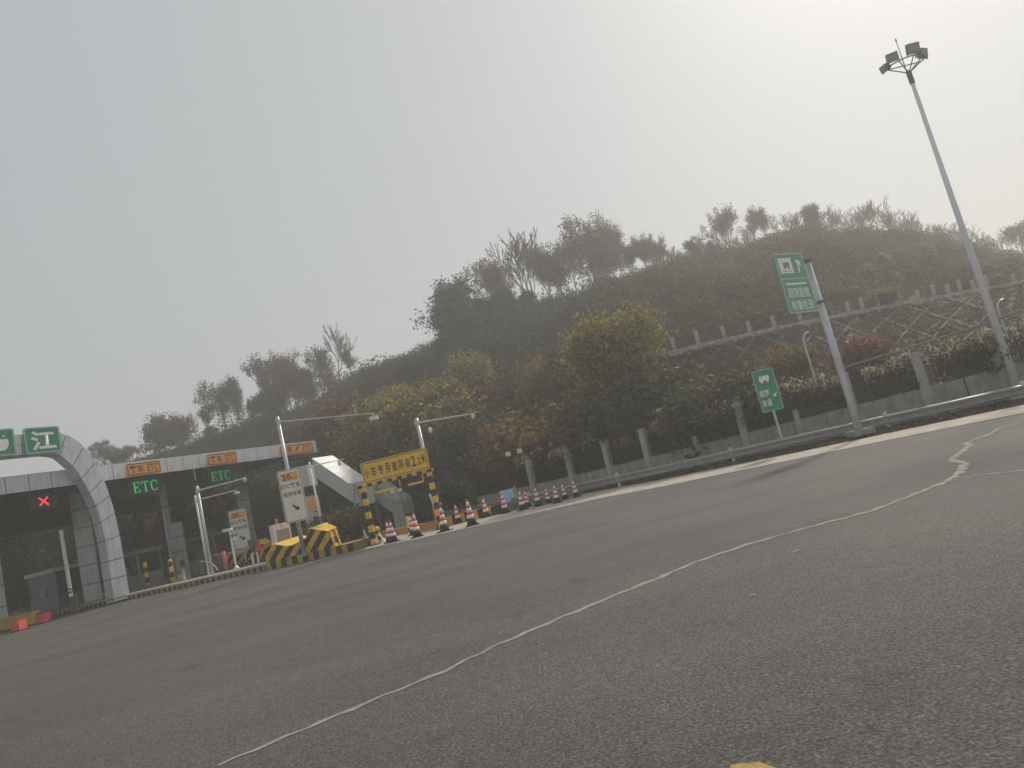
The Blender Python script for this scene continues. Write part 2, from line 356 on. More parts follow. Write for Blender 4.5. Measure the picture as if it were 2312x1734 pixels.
def asphalt():
    m = bpy.data.materials.new('asphalt'); m.use_nodes = True; t = m.node_tree; N = t.nodes; L = t.links
    b = N['Principled BSDF']; b.inputs['Roughness'].default_value = .82; b.inputs['Specular IOR Level'].default_value = .35
    tc = N.new('ShaderNodeTexCoord')
    vo = N.new('ShaderNodeTexVoronoi'); vo.inputs['Scale'].default_value = 85; L.new(tc.outputs['Object'], vo.inputs['Vector'])
    n1 = N.new('ShaderNodeTexNoise'); n1.inputs['Scale'].default_value = 48; n1.inputs['Detail'].default_value = 8; n1.inputs['Roughness'].default_value = .75; L.new(tc.outputs['Object'], n1.inputs['Vector'])
    n2 = N.new('ShaderNodeTexNoise'); n2.inputs['Scale'].default_value = .35; n2.inputs['Detail'].default_value = 5; L.new(tc.outputs['Object'], n2.inputs['Vector'])
    n4 = N.new('ShaderNodeTexNoise'); n4.inputs['Scale'].default_value = 9; n4.inputs['Detail'].default_value = 6; L.new(tc.outputs['Object'], n4.inputs['Vector'])
    r1 = N.new('ShaderNodeValToRGB'); e = r1.color_ramp.elements
    e[0].position = .34; e[0].color = (.022, .021, .020, 1); e[1].position = .72; e[1].color = (.26, .25, .243, 1)
    k = e.new(.5); k.color = (.097, .095, .095, 1)
    L.new(n1.outputs['Fac'], r1.inputs[0])
    sep = N.new('ShaderNodeMix'); sep.data_type = 'RGBA'; sep.blend_type = 'MULTIPLY'; sep.inputs[0].default_value = .65
    r3 = N.new('ShaderNodeValToRGB'); r3.color_ramp.elements[0].color = (.45, .45, .45, 1); r3.color_ramp.elements[1].color = (1.5, 1.45, 1.38, 1)
    cr = N.new('ShaderNodeSeparateColor'); L.new(vo.outputs['Color'], cr.inputs[0]); L.new(cr.outputs[0], r3.inputs[0])
    L.new(r1.outputs[0], sep.inputs[6]); L.new(r3.outputs[0], sep.inputs[7])
    m2 = N.new('ShaderNodeMix'); m2.data_type = 'RGBA'; m2.blend_type = 'MULTIPLY'; m2.inputs[0].default_value = .8
    r2 = N.new('ShaderNodeValToRGB'); r2.color_ramp.elements[0].position = .3; r2.color_ramp.elements[1].position = .7
    r2.color_ramp.elements[0].color = (.80, .80, .81, 1); r2.color_ramp.elements[1].color = (1.18, 1.14, 1.08, 1)
    L.new(n2.outputs['Fac'], r2.inputs[0]); L.new(sep.outputs[2], m2.inputs[6]); L.new(r2.outputs[0], m2.inputs[7])
    m3 = N.new('ShaderNodeMix'); m3.data_type = 'RGBA'; m3.blend_type = 'MULTIPLY'; m3.inputs[0].default_value = .5
    r4 = N.new('ShaderNodeValToRGB'); r4.color_ramp.elements[0].position = .3; r4.color_ramp.elements[1].position = .7
    r4.color_ramp.elements[0].color = (.7, .7, .7, 1); r4.color_ramp.elements[1].color = (1.25, 1.25, 1.25, 1)
    L.new(n4.outputs['Fac'], r4.inputs[0]); L.new(m2.outputs[2], m3.inputs[6]); L.new(r4.outputs[0], m3.inputs[7])
    mp = N.new('ShaderNodeMapping'); mp.inputs['Rotation'].default_value = (0, 0, R(24)); mp.inputs['Scale'].default_value = (.045, .55, 1); L.new(tc.outputs['Object'], mp.inputs[0])
    n5 = N.new('ShaderNodeTexNoise'); n5.inputs['Scale'].default_value = 1.0; n5.inputs['Detail'].default_value = 5; L.new(mp.outputs[0], n5.inputs['Vector'])
    r5 = N.new('ShaderNodeValToRGB'); r5.color_ramp.elements[0].position = .36; r5.color_ramp.elements[1].position = .64
    r5.color_ramp.elements[0].color = (.86, .86, .87, 1); r5.color_ramp.elements[1].color = (1.08, 1.07, 1.06, 1); L.new(n5.outputs['Fac'], r5.inputs[0])
    m5 = N.new('ShaderNodeMix'); m5.data_type = 'RGBA'; m5.blend_type = 'MULTIPLY'; m5.inputs[0].default_value = 1; L.new(m3.outputs[2], m5.inputs[6]); L.new(r5.outputs[0], m5.inputs[7])
    n6 = N.new('ShaderNodeTexNoise'); n6.inputs['Scale'].default_value = .9; n6.inputs['Detail'].default_value = 7; n6.inputs['Roughness'].default_value = .6; n6.inputs['Distortion'].default_value = .6; L.new(tc.outputs['Object'], n6.inputs['Vector'])
    r6 = N.new('ShaderNodeValToRGB'); r6.color_ramp.elements[0].position = .60; r6.color_ramp.elements[1].position = .72; r6.color_ramp.elements[0].color = (1, 1, 1, 1); r6.color_ramp.elements[1].color = (.66, .66, .67, 1); L.new(n6.outputs['Fac'], r6.inputs[0])
    m6 = N.new('ShaderNodeMix'); m6.data_type = 'RGBA'; m6.blend_type = 'MULTIPLY'; m6.inputs[0].default_value = 1; L.new(m5.outputs[2], m6.inputs[6]); L.new(r6.outputs[0], m6.inputs[7])
    L.new(m6.outputs[2], b.inputs['Base Color'])
    bp = N.new('ShaderNodeBump'); bp.inputs['Strength'].default_value = .8; bp.inputs['Distance'].default_value = .012
    L.new(n1.outputs['Fac'], bp.inputs['Height']); L.new(bp.outputs[0], b.inputs['Normal'])
    return m
M_asph = asphalt()
far = [(-230, 120), (-60, 58), (-30, 56), (-11, 50)] 
a = MB()
pts = [(-240, -60), (60, -60), (60, EDGE[-1].y)] + [(p.x, p.y) for p in EDGE[::-1]] + [(-9.5, 36.5), (-12, 58), (-240, 120)]
a.add([(x, y, 0) for x, y in pts], [tuple(range(len(pts)))])
tag(a.build('road', M_asph, fix=False), 'wide worn asphalt forecourt of the toll plaza', kind='structure')

M_pale = mat('pale_dusty_concrete', (.42, .37, .31), .9, var=.25, scale=2.2, bump=.2, dirt=.5, dirtcol=(.24, .21, .18))
def offset_line(pts, d):
    out = []
    for i, p in enumerate(pts):
        q0 = pts[max(0, i - 1)]; q1 = pts[min(len(pts) - 1, i + 1)]
        t = Vector((q1.x - q0.x, q1.y - q0.y, 0)).normalized(); out.append(Vector((p.x - t.y * d(i) if callable(d) else p.x - t.y * d, p.y + t.x * (d(i) if callable(d) else d), p.z)))
    return out
BACK = [Vector(v) for v in [(-9.4, 43, 0), (-6.2, 38, 0), (-4.0, 33.4, 0), (-1.3, 31.4, 0)]] + [G(1310, 1116.5), G(1420, 1096), G(1493, 1083), G(1800, 1022), G(2050, 969), G(2312, 914), G(2700, 838), G(3200, 738)]
ed = [(p.x, p.y, 0) for p in EDGE]; bk = [(p.x, p.y, 0) for p in BACK]
a = MB(); a.sheet(ed, bk, .005)
tag(a.build('concrete_lane', M_pale, fix=False), 'pale dusty concrete lane strip between asphalt and verge', kind='structure')
# verge between lane strip and wall
verge_b = offset_line(BACK, lambda i: 7.0)
a = MB()
vv = []
for p, q, gz in zip(BACK, verge_b, [0] * len(BACK)):
    for k in range(8):
        t = k / 7; z = .0 + .05 * min(1, t * 5) + .16 * max(0, min(1, t * 2.5 - .6)) + .02 * hnoise(p.x * 3 + k, p.y * 3)
        vv.append((p.x + (q.x - p.x) * t, p.y + (q.y - p.y) * t, z if k else -.03))
nb = 8
a.add(vv, [(i * nb + j, (i + 1) * nb + j, (i + 1) * nb + j + 1, i * nb + j + 1) for i in range(len(BACK) - 1) for j in range(nb - 1)])
tag(a.build('verge', M_earth, smooth=True, fix=False), 'bare brown earth verge under the guardrail', kind='structure')
# white edge line along the asphalt edge
M_line = mat('worn_white_paint', (.50, .47, .43), .8, var=.25, scale=9, dirt=.8, dirtcol=(.24, .21, .19))
e2 = offset_line(EDGE, .16)
a = MB(); a.sheet(ed, [(p.x, p.y, 0) for p in e2], .009)
tag(a.build('edge_line', M_line, fix=False), 'worn white edge line along the asphalt', kind='structure')
# repaired crack across the road (pale sealed strip)
M_crack = mat('pale_crack_filler', (.29, .265, .235), .9, var=.25, scale=14, bump=.4, dirt=.85, dirtcol=(.13, .125, .12))
k_ = 1.0452
def ribbon(name, px, wd, z, label):
    P = [G(x * k_, y * k_) for x, y in px]
    Q = []
    for i in range(len(P) - 1):
        L_ = (P[i + 1] - P[i]).length; n_ = max(1, int(L_ / .12))
        for j in range(n_): Q.append(P[i].lerp(P[i + 1], j / n_))
    Q.append(P[-1])
    l, r = [], []
    for i, p in enumerate(Q):
        t = (Q[min(i + 1, len(Q) - 1)] - Q[max(i - 1, 0)]); t = Vector((t.x, t.y, 0)).normalized()
        j = .02 * math.sin(i * 2.1) + .02 * (random.random() - .5)
        u = i / len(Q)
        ww = (wd[0] * (1 - u) + wd[1] * u) * (.55 + .8 * random.random())
        l.append((p.x - t.y * (ww + j), p.y + t.x * (ww + j))); r.append((p.x + t.y * (ww - j), p.y - t.x * (ww - j)))
    a = MB(); a.sheet(l, r, z); return tag(a.build(name, M_crack, fix=False), label, kind='structure')
ribbon('crack_seal', [(470, 1655), (620, 1590), (790, 1520), (960, 1450), (1060, 1400), (1200, 1340), (1300, 1298), (1420, 1250), (1500, 1215), (1620, 1175), (1760, 1136), (1880, 1105), (1980, 1066), (2046, 1040)], (.034, .06), .004, 'pale filled crack running across the asphalt')
ribbon('crack_seal', [(2046, 1040), (2072, 1023), (2086, 1001), (2054, 994), (2096, 962), (2086, 956), (2130, 942), (2160, 925), (2212, 912), (2300, 895)], (.062, .06), .0045, 'zigzag branch of the pale filled crack')
ribbon('crack_seal', [(2046, 1041), (2120, 1026), (2212, 1016), (2330, 1000)], (.035, .04), .0035, 'straight branch of the pale filled crack')
# old yellow paint at the very bottom of the view
a = MB(); yl = [G(1650, 1728), G(1715, 1722), G(1900, 1700 + 90), G(1640, 1790)]
a.add([(p.x, p.y, .004) for p in yl], [(0, 1, 2, 3)])
tag(a.build('yellow_marking', mat('worn_yellow_paint', (.42, .27, .07), .8, var=.35, scale=18, dirt=.8), fix=False), 'scrap of worn yellow road paint', kind='structure')

# ------------------------------------------------------------------ slope lattice and bench wall
def on_slope(az, t):
    ty = float(lerp_tab(TOE, az)[0]); by, bz = lerp_tab(BENCH, az)
    Y = ty + (by - ty) * t; return Vector((Y * math.tan(R(az)), Y, .3 + (bz - .3) * t))
lat = thing('slope_lattice', 'diamond grid of concrete beams on the cut slope', 'retaining lattice', on_slope(12, 0))
lo = lat.location
azg = [10 + k * 2.5 for k in range(11)]
lb = []
def lat_beam(p0, p1):
    n_ = 3; Q = [on_slope(p0[0] + (p1[0] - p0[0]) * k / n_, p0[1] + (p1[1] - p0[1]) * k / n_) - lo + Vector((0, 0, .03)) for k in range(n_ + 1)]
    m = MB()
    for q0, q1 in zip(Q[:-1], Q[1:]): m.beam(q0, q1, .12, .15)
    m.build('beam', M_beam, lat)
rows = 6
for i in range(len(azg) - 1):
    for j in range(rows):
        t0, t1 = j / rows, (j + 1) / rows
        am = (azg[i] + azg[i + 1]) / 2
        if j % 2 == 0:
            lat_beam((azg[i], t0), (am, t1)); lat_beam((azg[i + 1], t0), (am, t1 - .004))
        else:
            lat_beam((am, t0 + .004), (azg[i], t1)); lat_beam((am, t0), (azg[i + 1], t1 - .004))
bw = thing('bench_wall', 'concrete beam with short upright posts along the top of the cut slope', 'retaining wall', on_slope(12, 1))
bo = bw.location
bp_ = [on_slope(a_, 1) - bo + Vector((0, 0, .05)) for a_ in np.arange(9.5, 46, 3)]
for q0, q1 in zip(bp_[:-1], bp_[1:]):
    d_ = (q1 - q0).normalized(); MB().beam(q0 + d_ * .012, q1 - d_ * .012, .45, .34).build('coping', M_post2, bw)
pm = None
for px, py, hp in [(1469, 815, 37), (1527, 801, 37), (1581, 787, 37), (1640, 773, 36), (1697, 760, 36), (1753, 749, 35), (1812, 736, 35), (1862, 725, 35), (1918, 705, 34), (1950, 702, 33), (1986, 697, 33), (2036, 688, 33), (2077, 680, 33), (2113, 673, 33), (2145, 667, 32), (2172, 662, 32), (2201, 657, 32), (2232, 651, 32), (2262, 645, 32), (2292, 639, 31)]:
    az = az_of(D(px, py, 42)); p = on_slope(az, 1) - bo
    if pm is None: pm = MB().box(-.095, .095, -.095, .095, .15, .98).add([], []).build('post', M_post2, bw); pm.location = p
    else: share(pm, 'post', bw, p, (0, 0, random.uniform(-.2, .2)), (1, 1, random.uniform(.85, 1.12)))

# ------------------------------------------------------------------ boundary wall with pillars and iron fence
WLINE = offset_line(GRAIL, 1.9)
def on_line(px, line, zref=.9):
    """point on a polyline seen under column px (at height zref)"""
    for p, q in zip(line[:-1], line[1:]):
        def col(v):
            e = Vector((v.x, v.y, zref - CAMZ)); w_ = e.dot(Fv); return CX + FPX * e.dot(Rv) / w_
        a_, b_ = col(p), col(q)
        if a_ <= px <= b_: return p.lerp(q, (px - a_) / (b_ - a_)), (q - p).normalized()
    return line[-1].copy(), (line[-1] - line[-2]).normalized()
bwall = thing('boundary_wall', 'low grey concrete wall with stone pillars behind the guardrail', 'wall', on_line(1500, WLINE)[0] * 1.0)
bwall.location.z = 0; wo = bwall.location
def wall_top(px): return .88 + max(0, min(1, (px - 1300) / 900)) * .25
cols = [1080, 1140, 1206, 1250, 1293, 1338, 1380, 1425, 1469, 1523, 1577, 1630, 1683, 1744, 1804, 1868, 1932, 2014, 2095, 2180, 2264, 2360, 2460, 2560]
big = {1206, 1293, 1380, 1469, 1683, 1932, 2095, 2264, 2460}
pts = [on_line(c_, WLINE)[0] for c_ in cols]
for i in range(len(cols) - 1):
    p, q = pts[i] - wo, pts[i + 1] - wo; d_ = (q - p).normalized(); p = p + d_ * .015; q = q - d_ * .015
    h_ = wall_top((cols[i] + cols[i + 1]) / 2)
    m = MB(); m.beam(Vector((p.x, p.y, (h_ + .05) / 2)), Vector((q.x, q.y, (h_ + .05) / 2)), .22, h_ - .05); m.build('panel', M_conc, bwall)
for i, c_ in enumerate(cols):
    p = pts[i] - wo; ang = math.atan2((pts[min(i + 1, len(pts) - 1)] - pts[max(0, i - 1)]).y, (pts[min(i + 1, len(pts) - 1)] - pts[max(0, i - 1)]).x)
    h_ = wall_top(c_)
    m = MB()
    if c_ in big:
        hh = h_ + 1.15
        for k in range(4):
            z0 = .05 + (hh - .05) * k / 4; z1 = .05 + (hh - .05) * (k + 1) / 4 - .03
            m.box(-.135, .135, -.135, .135, z0, z1)
            m.box(-.12, .12, -.12, .12, z1, z1 + .03)
        m.box(-.16, .16, -.16, .16, hh, hh + .07); m.box(-.11, .11, -.11, .11, hh + .07, hh + .12)
    elif c_ in (1577, 1804):
        m.box(-.09, .09, -.14, .14, .05, h_ + .35); m.box(-.07, .07, -.12, .12, h_ + .35, h_ + .40)
    else: continue
    o = m.build('pillar', M_stone, bwall); o.location = (p.x, p.y, 0); o.rotation_euler = (0, 0, ang)
fence = thing('iron_fence', 'dark iron picket fence standing on the low concrete wall', 'fence', (wo.x, wo.y, .9))
fo = fence.location
pk = MB().tube((0, 0, 0), (0, 0, .88), .014, .014, 5).tube((0, 0, .88), (0, 0, .97), .022, .002, 5).build('picket', M_iron, fence)
first = True; cnt = 0
for i in range(len(cols) - 2):
    p, q = pts[i], pts[i + 1]; L_ = (q - p).length; d_ = (q - p).normalized()
    h_ = wall_top((cols[i] + cols[i + 1]) / 2)
    for zz in (.10, .80):
        a_ = p + d_ * (.2 if cols[i] in big else 0); b_ = q - d_ * (.2 if cols[i + 1] in big else 0)
        MB().beam(Vector((a_.x - fo.x, a_.y - fo.y, h_ + zz - fo.z)), Vector((b_.x - fo.x, b_.y - fo.y, h_ + zz - fo.z)), .03, .035).build('rail', M_iron, fence)
    n_ = int(L_ / .155)
    for k in range(n_):
        t = (k + .5) / n_ * L_
        if cols[i] in big and t < .24 or cols[i + 1] in big and t > L_ - .24: continue
        r_ = p + d_ * t; loc = (r_.x - fo.x, r_.y - fo.y, h_ - fo.z)
        cnt += 1
        if first: pk.location = loc; first = False
        elif cnt < 290: share(pk, 'picket', fence, loc)
# pipe rail above the fence on gooseneck posts
pr_ = [D(x, y, Y) for x, y, Y in [(1868, 844, 27.2), (1906, 830, 26.8), (2050, 786, 25.4), (2180, 745, 24.2), (2312, 700, 23.3), (2480, 640, 22.4)]]
pipe = thing('pipe_rail', 'long grey braided pipe climbing above the fence at the right', 'pipe', (pr_[0].x, pr_[0].y, 0))
m = MB()
for q0, q1 in zip(pr_[:-1], pr_[1:]):
    n_ = int((q1 - q0).length / .16)
    for k in range(n_):
        m.tube(q0.lerp(q1, k / n_) - pipe.location, q0.lerp(q1, (k + .55) / n_) - pipe.location, .045, .045, 6)
        m.tube(q0.lerp(q1, (k + .55) / n_) - pipe.location, q0.lerp(q1, (k + 1) / n_) - pipe.location, .032, .032, 6)
m.build('pipe', mat('grey_sleeve', (.20, .19, .18), .6, var=.2, scale=20), pipe)
for q in (pr_[2], pr_[4]):
    b_ = q - pipe.location; MB().tube((b_.x, b_.y, .4), b_, .03, .03, 8).build('bracket', M_gal, pipe)
for x, y0, y1, Y, lab in [(1832, 868, 760, 26.5, 'pale hooked vent pipe between the two green signs'), (2262, 760, 690, 24.0, 'pale hooked vent pipe behind the tall light mast')]:
    b_ = D(x + 12, y0, Y); t_ = D(x, y1, Y); hgt = t_.z
    P_ = [Vector((0, 0, 0)), Vector((0, 0, hgt - .35))] + [Vector((.28 - .28 * math.cos(R(q)), 0, hgt - .35 + .3 * math.sin(R(q)))) for q in (25, 50, 75, 95)]
    o = thing('vent_pipe', lab, 'pipe', (b_.x, Y, .25)); MB().path(P_, .035, 8).build('pipe', M_gal, o)

# ------------------------------------------------------------------ guardrail
gr = thing('guardrail', 'long dull steel crash barrier along the right verge', 'guardrail', (GRAIL[3].x, GRAIL[3].y, 0)); go = gr.location
prof = [(-.02, 0), (.05, -.03), (.05, -.09), (-.015, -.13), (-.015, -.17), (.05, -.21), (.05, -.27), (-.02, -.30)]
line = []
for p, q in zip(GRAIL[:-1], GRAIL[1:]):
    n_ = max(1, int((q - p).length / 2)); line += [p.lerp(q, k / n_) for k in range(n_)]
line.append(GRAIL[-1]); n = len(prof)
for s0 in range(0, len(line) - 1, 2):
    seg = line[s0:s0 + 3]; vs = []
    for i, p in enumerate(seg):
        j = min(s0 + i, len(line) - 2); d_ = (line[j + 1] - line[j]).normalized(); nrm = Vector((d_.y, -d_.x, 0)).normalized()
        pp = p - (d_ * .02 if i == len(seg) - 1 else d_ * 0)
        for o_, z_ in prof: vs.append(pp + nrm * (o_ + .003 * (s0 % 4)) + Vector((0, 0, z_)) - go)
    fs = [(i * n + k, i * n + k + 1, (i + 1) * n + k + 1, (i + 1) * n + k) for i in range(len(seg) - 1) for k in range(n - 1)]
    o = MB().add(vs, fs).build('rail', M_rail, gr)
    sm = o.modifiers.new('sol', 'SOLIDIFY'); sm.thickness = .012
gp = None
for k in range(0, len(line), 2):
    p = line[k] - go
    if gp is None: gp = MB().box(-.055, .055, -.055, .055, 0, .66).box(-.06, .06, -.13, -.055, .32, .58).build('post', M_gal, gr); gp.location = (p.x, p.y + .14, -.02)
    else: share(gp, 'post', gr, (p.x + .05, p.y + .13, -.02), (0, 0, R(-32)))
# yellow and black kerb behind the cones
K = [G(1000, 1188), G(1060, 1176), G(1131, 1160)]
kk = thing('striped_kerb', 'yellow and black kerb behind the row of cones', 'kerb', K[0], math.atan2((K[2] - K[0]).y, (K[2] - K[0]).x))
L_ = (K[2] - K[0]).length; nk = 9
for k in range(nk):
    MB().box(k * L_ / nk + .004, (k + 1) * L_ / nk - .004, -.16, .16, -.02, .42).build('kerb_block', M_yel if k % 2 else M_black, kk)
K2 = [G(742, 1268, 0), G(985, 1199, 0)]
kk = thing('low_orange_kerb', 'faded orange kerb in front of the guardrail behind the height gate', 'kerb', (-9.2, 38.5, 0), R(-52))
MB().box(0, 7.0, -.15, .15, -.02, .34).build('kerb_block', mat('faded_orange_paint', (.48, .25, .08), .7, var=.2), kk)

# ------------------------------------------------------------------ toll canopy, arch
fd = Vector((.567, .824, 0)); fn = Vector((.824, -.567, 0)); FYAW = math.atan2(.824, .567)
ZF = 6.6
f0 = G(0, 1117, ZF); f1 = G(716, 1021, ZF)
can = thing('toll_canopy', 'long flat toll station canopy clad in pale grey panels', 'canopy', (f0.x, f0.y, 0), FYAW)
CL = (f1 - f0).length; X0 = -14.0
# local x along fascia, local -y toward the traffic
npan = 0; x = X0; pw = 1.02
pmesh = None
while x < CL - .3:
    xe = min(x + pw, CL)
    if pmesh is None:
        pmesh = MB().box(.018, pw - .018, 0, .06, ZF, ZF + .86).build('fascia_panel', M_clad, can); pmesh.location = (x, 0, 0)
    elif xe - x > pw - .05: share(pmesh, 'fascia_panel', can, (x, 0, 0))
    else: MB().box(x + .018, xe, 0, .06, ZF, ZF + .86).build('fascia_panel', M_clad, can)
    x += pw
MB().box(X0, CL - .02, .062, .12, ZF + .01, ZF + .85).build('fascia_frame', M_joint, can)
MB().box(CL - .06, CL, .064, 17, ZF, ZF + .86).build('end_fascia', M_clad, can)
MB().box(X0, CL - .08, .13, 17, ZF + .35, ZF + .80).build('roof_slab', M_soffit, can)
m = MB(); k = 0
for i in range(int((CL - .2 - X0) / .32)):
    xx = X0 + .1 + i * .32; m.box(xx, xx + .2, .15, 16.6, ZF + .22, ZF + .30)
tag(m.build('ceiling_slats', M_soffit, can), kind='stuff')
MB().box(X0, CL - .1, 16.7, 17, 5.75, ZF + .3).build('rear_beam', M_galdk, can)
MB().box(X0, CL - .1, 16.55, 16.68, 5.7, 5.8).build('gutter', M_gal, can)
def column(loc, wd, h, n_=6, yaw=FYAW):
    # loc in world; child of canopy
    l = can.matrix_world.inverted() @ Vector(loc) if False else (Matrix.Rotation(-FYAW, 3, 'Z') @ (Vector(loc) - can.location))
    c_ = bpy.data.objects.new('column', None)
    col = MB().box(-wd / 2 + .02, wd / 2 - .02, -wd / 2 + .02, wd / 2 - .02, 0, h).build('column', M_joint, can); col.location = l
    pm_ = None
    for k in range(n_):
        z0, z1 = h * k / n_ + .02, h * (k + 1) / n_ - .02
        MB().box(-wd / 2, wd / 2, -wd / 2, wd / 2, z0, z1).build('cladding_panel', M_clad, col)
column(G(212, 1357, .25) + Vector((0, 0, -.1)), .72, ZF + .2, 6)
cA = G(416, 1310, .04); column(cA, .66, 3.9, 4); column(cA + fn * -.5 - fd * .2, .34, ZF + .2, 4)
cB = D(553, 1150, 52); column(Vector((cB.x, 52, .1)), .62, ZF + .2, 6)
column(Vector((-30.2, 38.0, .1)), .75, ZF + .2, 6)
column(Vector((-34.4, 40.5, .1)), .75, ZF + .2, 6)

Q = G(290, 1344, .25)
arch = thing('toll_arch', 'tall curved arch clad in grey metal panels at the toll plaza', 'arch', (Q.x, Q.y, 0), FYAW)
oc = [(380, 225), (450, 240), (520, 280), (590, 340), (650, 430), (710, 545), (750, 660), (790, 780), (820, 930), (845, 1080), (865, 1230), (875, 1340)]
ic = [(380, 350), (440, 370), (500, 440), (550, 520), (600, 620), (650, 720), (690, 840), (715, 970), (735, 1110), (755, 1250), (770, 1350)]
def uz(L):
    out = []
    for x, y in L:
        p = PL(x / 3.016, 900 + y / 3.016, Q, fn); out.append(((p - Q).dot(fd), p.z))
    return out
def resample(P, n_):
    P = [Vector((a_, b_)) for a_, b_ in P]; d = [0]
    for a_, b_ in zip(P[:-1], P[1:]): d.append(d[-1] + (b_ - a_).length)
    out = []
    for k in range(n_ + 1):
        s = d[-1] * k / n_
        for i in range(len(P) - 1):
            if s <= d[i + 1] + 1e-9: out.append(P[i].lerp(P[i + 1], (s - d[i]) / (d[i + 1] - d[i] + 1e-9))); break
    return out
ocz = uz(oc); icz = uz(ic)
# outline cleaned: vertical leg then quarter curve then level beam
OUT = [(-15, 9.40), (-12, 9.40), (-9, 9.40), (-6, 9.40), (-3.2, 9.40), (-2.3, 9.36), (-1.8, 9.20), (-1.34, 8.86), (-.93, 8.30), (-.58, 7.55), (-.30, 6.60), (-.12, 5.65), (.0, 4.66), (.06, 3.45), (.08, 2.26), (.08, 1.0), (.08, .1)]
INN = [(-15, 8.30), (-12, 8.30), (-9, 8.30), (-6, 8.30), (-3.4, 8.30), (-2.7, 8.26), (-2.25, 8.10), (-1.95, 7.75), (-1.66, 7.35), (-1.40, 6.75), (-1.13, 5.95), (-.93, 5.20), (-.80, 4.30), (-.74, 3.30), (-.74, 2.22), (-.75, 1.0), (-.76, .1)]
def fine(P, n_=4):
    # Catmull-Rom
    out = []
    for i in range(len(P) - 1):
        p0, p1, p2, p3 = [Vector(P[max(0, min(len(P) - 1, i + k))]) for k in (-1, 0, 1, 2)]
        for k in range(n_):
            t = k / n_; out.append(.5 * ((2 * p1) + (p2 - p0) * t + (2 * p0 - 5 * p1 + 4 * p2 - p3) * t * t + (3 * p1 - p0 - 3 * p2 + p3) * t ** 3))
    out.append(Vector(P[-1])); return out
Of, If = fine(OUT), fine(INN); Mf = [o_.lerp(i_, .52) for o_, i_ in zip(Of, If)]
AD = .95   # arch depth
def strip(a_, b_, y0, y1, i0, i1, name, m_, shrink=.020):
    A, B = a_[i0:i1 + 1], b_[i0:i1 + 1]; n_ = len(A)
    A = [v.copy() for v in A]; B = [v.copy() for v in B]
    for W in (A, B):
        W[0] = W[0].lerp(W[1], min(.45, shrink / max(.01, (W[1] - W[0]).length))); W[-1] = W[-1].lerp(W[-2], min(.45, shrink / max(.01, (W[-2] - W[-1]).length)))
    A2 = [p.lerp(q, shrink / (q - p).length) for p, q in zip(A, B)]; B2 = [q.lerp(p, shrink / (q - p).length) for p, q in zip(A, B)]
    vs = [(p.x, y0, p.y) for p in A2] + [(p.x, y0, p.y) for p in B2] + [(p.x, y1, p.y) for p in A2] + [(p.x, y1, p.y) for p in B2]
    fs = []
    for k in range(n_ - 1):
        fs += [(k, k + 1, n_ + k + 1, n_ + k), (2 * n_ + k, 3 * n_ + k, 3 * n_ + k + 1, 2 * n_ + k + 1), (k, 2 * n_ + k, 2 * n_ + k + 1, k + 1), (n_ + k, n_ + k + 1, 3 * n_ + k + 1, 3 * n_ + k)]
    fs += [(0, n_, 3 * n_, 2 * n_), (n_ - 1, 2 * n_ - 1 + 0, 4 * n_ - 1, 3 * n_ - 1)] if False else [(0, n_, 3 * n_, 2 * n_), (n_ - 1, 3 * n_ - 1, 4 * n_ - 1, 2 * n_ - 1)]
    return MB().add(vs, fs).build(name, m_, arch)
N_ = len(Of) - 1
cuts = [0]; acc = 0.0
for i in range(N_):
    acc += (Mf[i + 1] - Mf[i]).length
    if acc > .86 and i + 1 < N_: cuts.append(i + 1); acc = 0.0
cuts.append(N_)
for a_, b_ in zip(cuts[:-1], cuts[1:]):
    strip(Of, Mf, 0, AD, a_, b_, 'panel', M_clad)
    strip(Mf, If, -.05, AD - .06, a_, b_, 'panel', M_clad)
Oi = [o_.lerp(i_, .04) for o_, i_ in zip(Of, If)]; Ii = [i_.lerp(o_, .04) for o_, i_ in zip(Of, If)]
strip(Oi, Ii, .05, AD - .1, 0, N_, 'frame', M_joint)
# character boards on the arch
def arch_local(px, py): 
    p = PL(px, py, Q, fn); return (p - Q).dot(fd), p.z
for (px, py, wd, hh, txt, lab, cat) in [(92, 996, 1.62, 1.36, '江', 'green board with a white character in full view on top of the arch', 'sign'), (-14, 1003, 1.62, 1.36, None, 'green character board cut off at the left edge of the view', 'sign')]:
    u, z = arch_local(px, py); p = Q + fd * u - fn * -.22; p = Vector((Q.x, Q.y, 0)) + fd * u + fn * .22
    s = thing('character_board', lab, cat, (p.x, p.y, z), FYAW, 'green character boards on the arch')
    MB().prism(rrect(wd, hh, .12), -.05, .05).build('panel', M_green, s)
    MB().ring(rrect(wd, hh, .12), rrect(wd - .16, hh - .16, .07), -.062, -.05).build('border', mat('pale_green_edge', (.30, .50, .42), .4), s)
    MB().box(-.3, -.2, .05, .2, -.3, .3).box(.2, .3, .05, .2, -.3, .3).build('bracket', M_galdk, s)
    if txt: lettering(txt, 1.12, 1.0, .02, -.02, -.056, M_signw, s, .03)
    else:
        MB().prism([(.0, .16), (.50, .16), (.53, .05), (.52, -.14), (.45, -.3), (.33, -.40), (0, -.42)], -.058, -.05).prism([(.3, .27), (.42, .27), (.42, .33), (.3, .33)], -.058, -.05).build('lettering', M_signw, s)
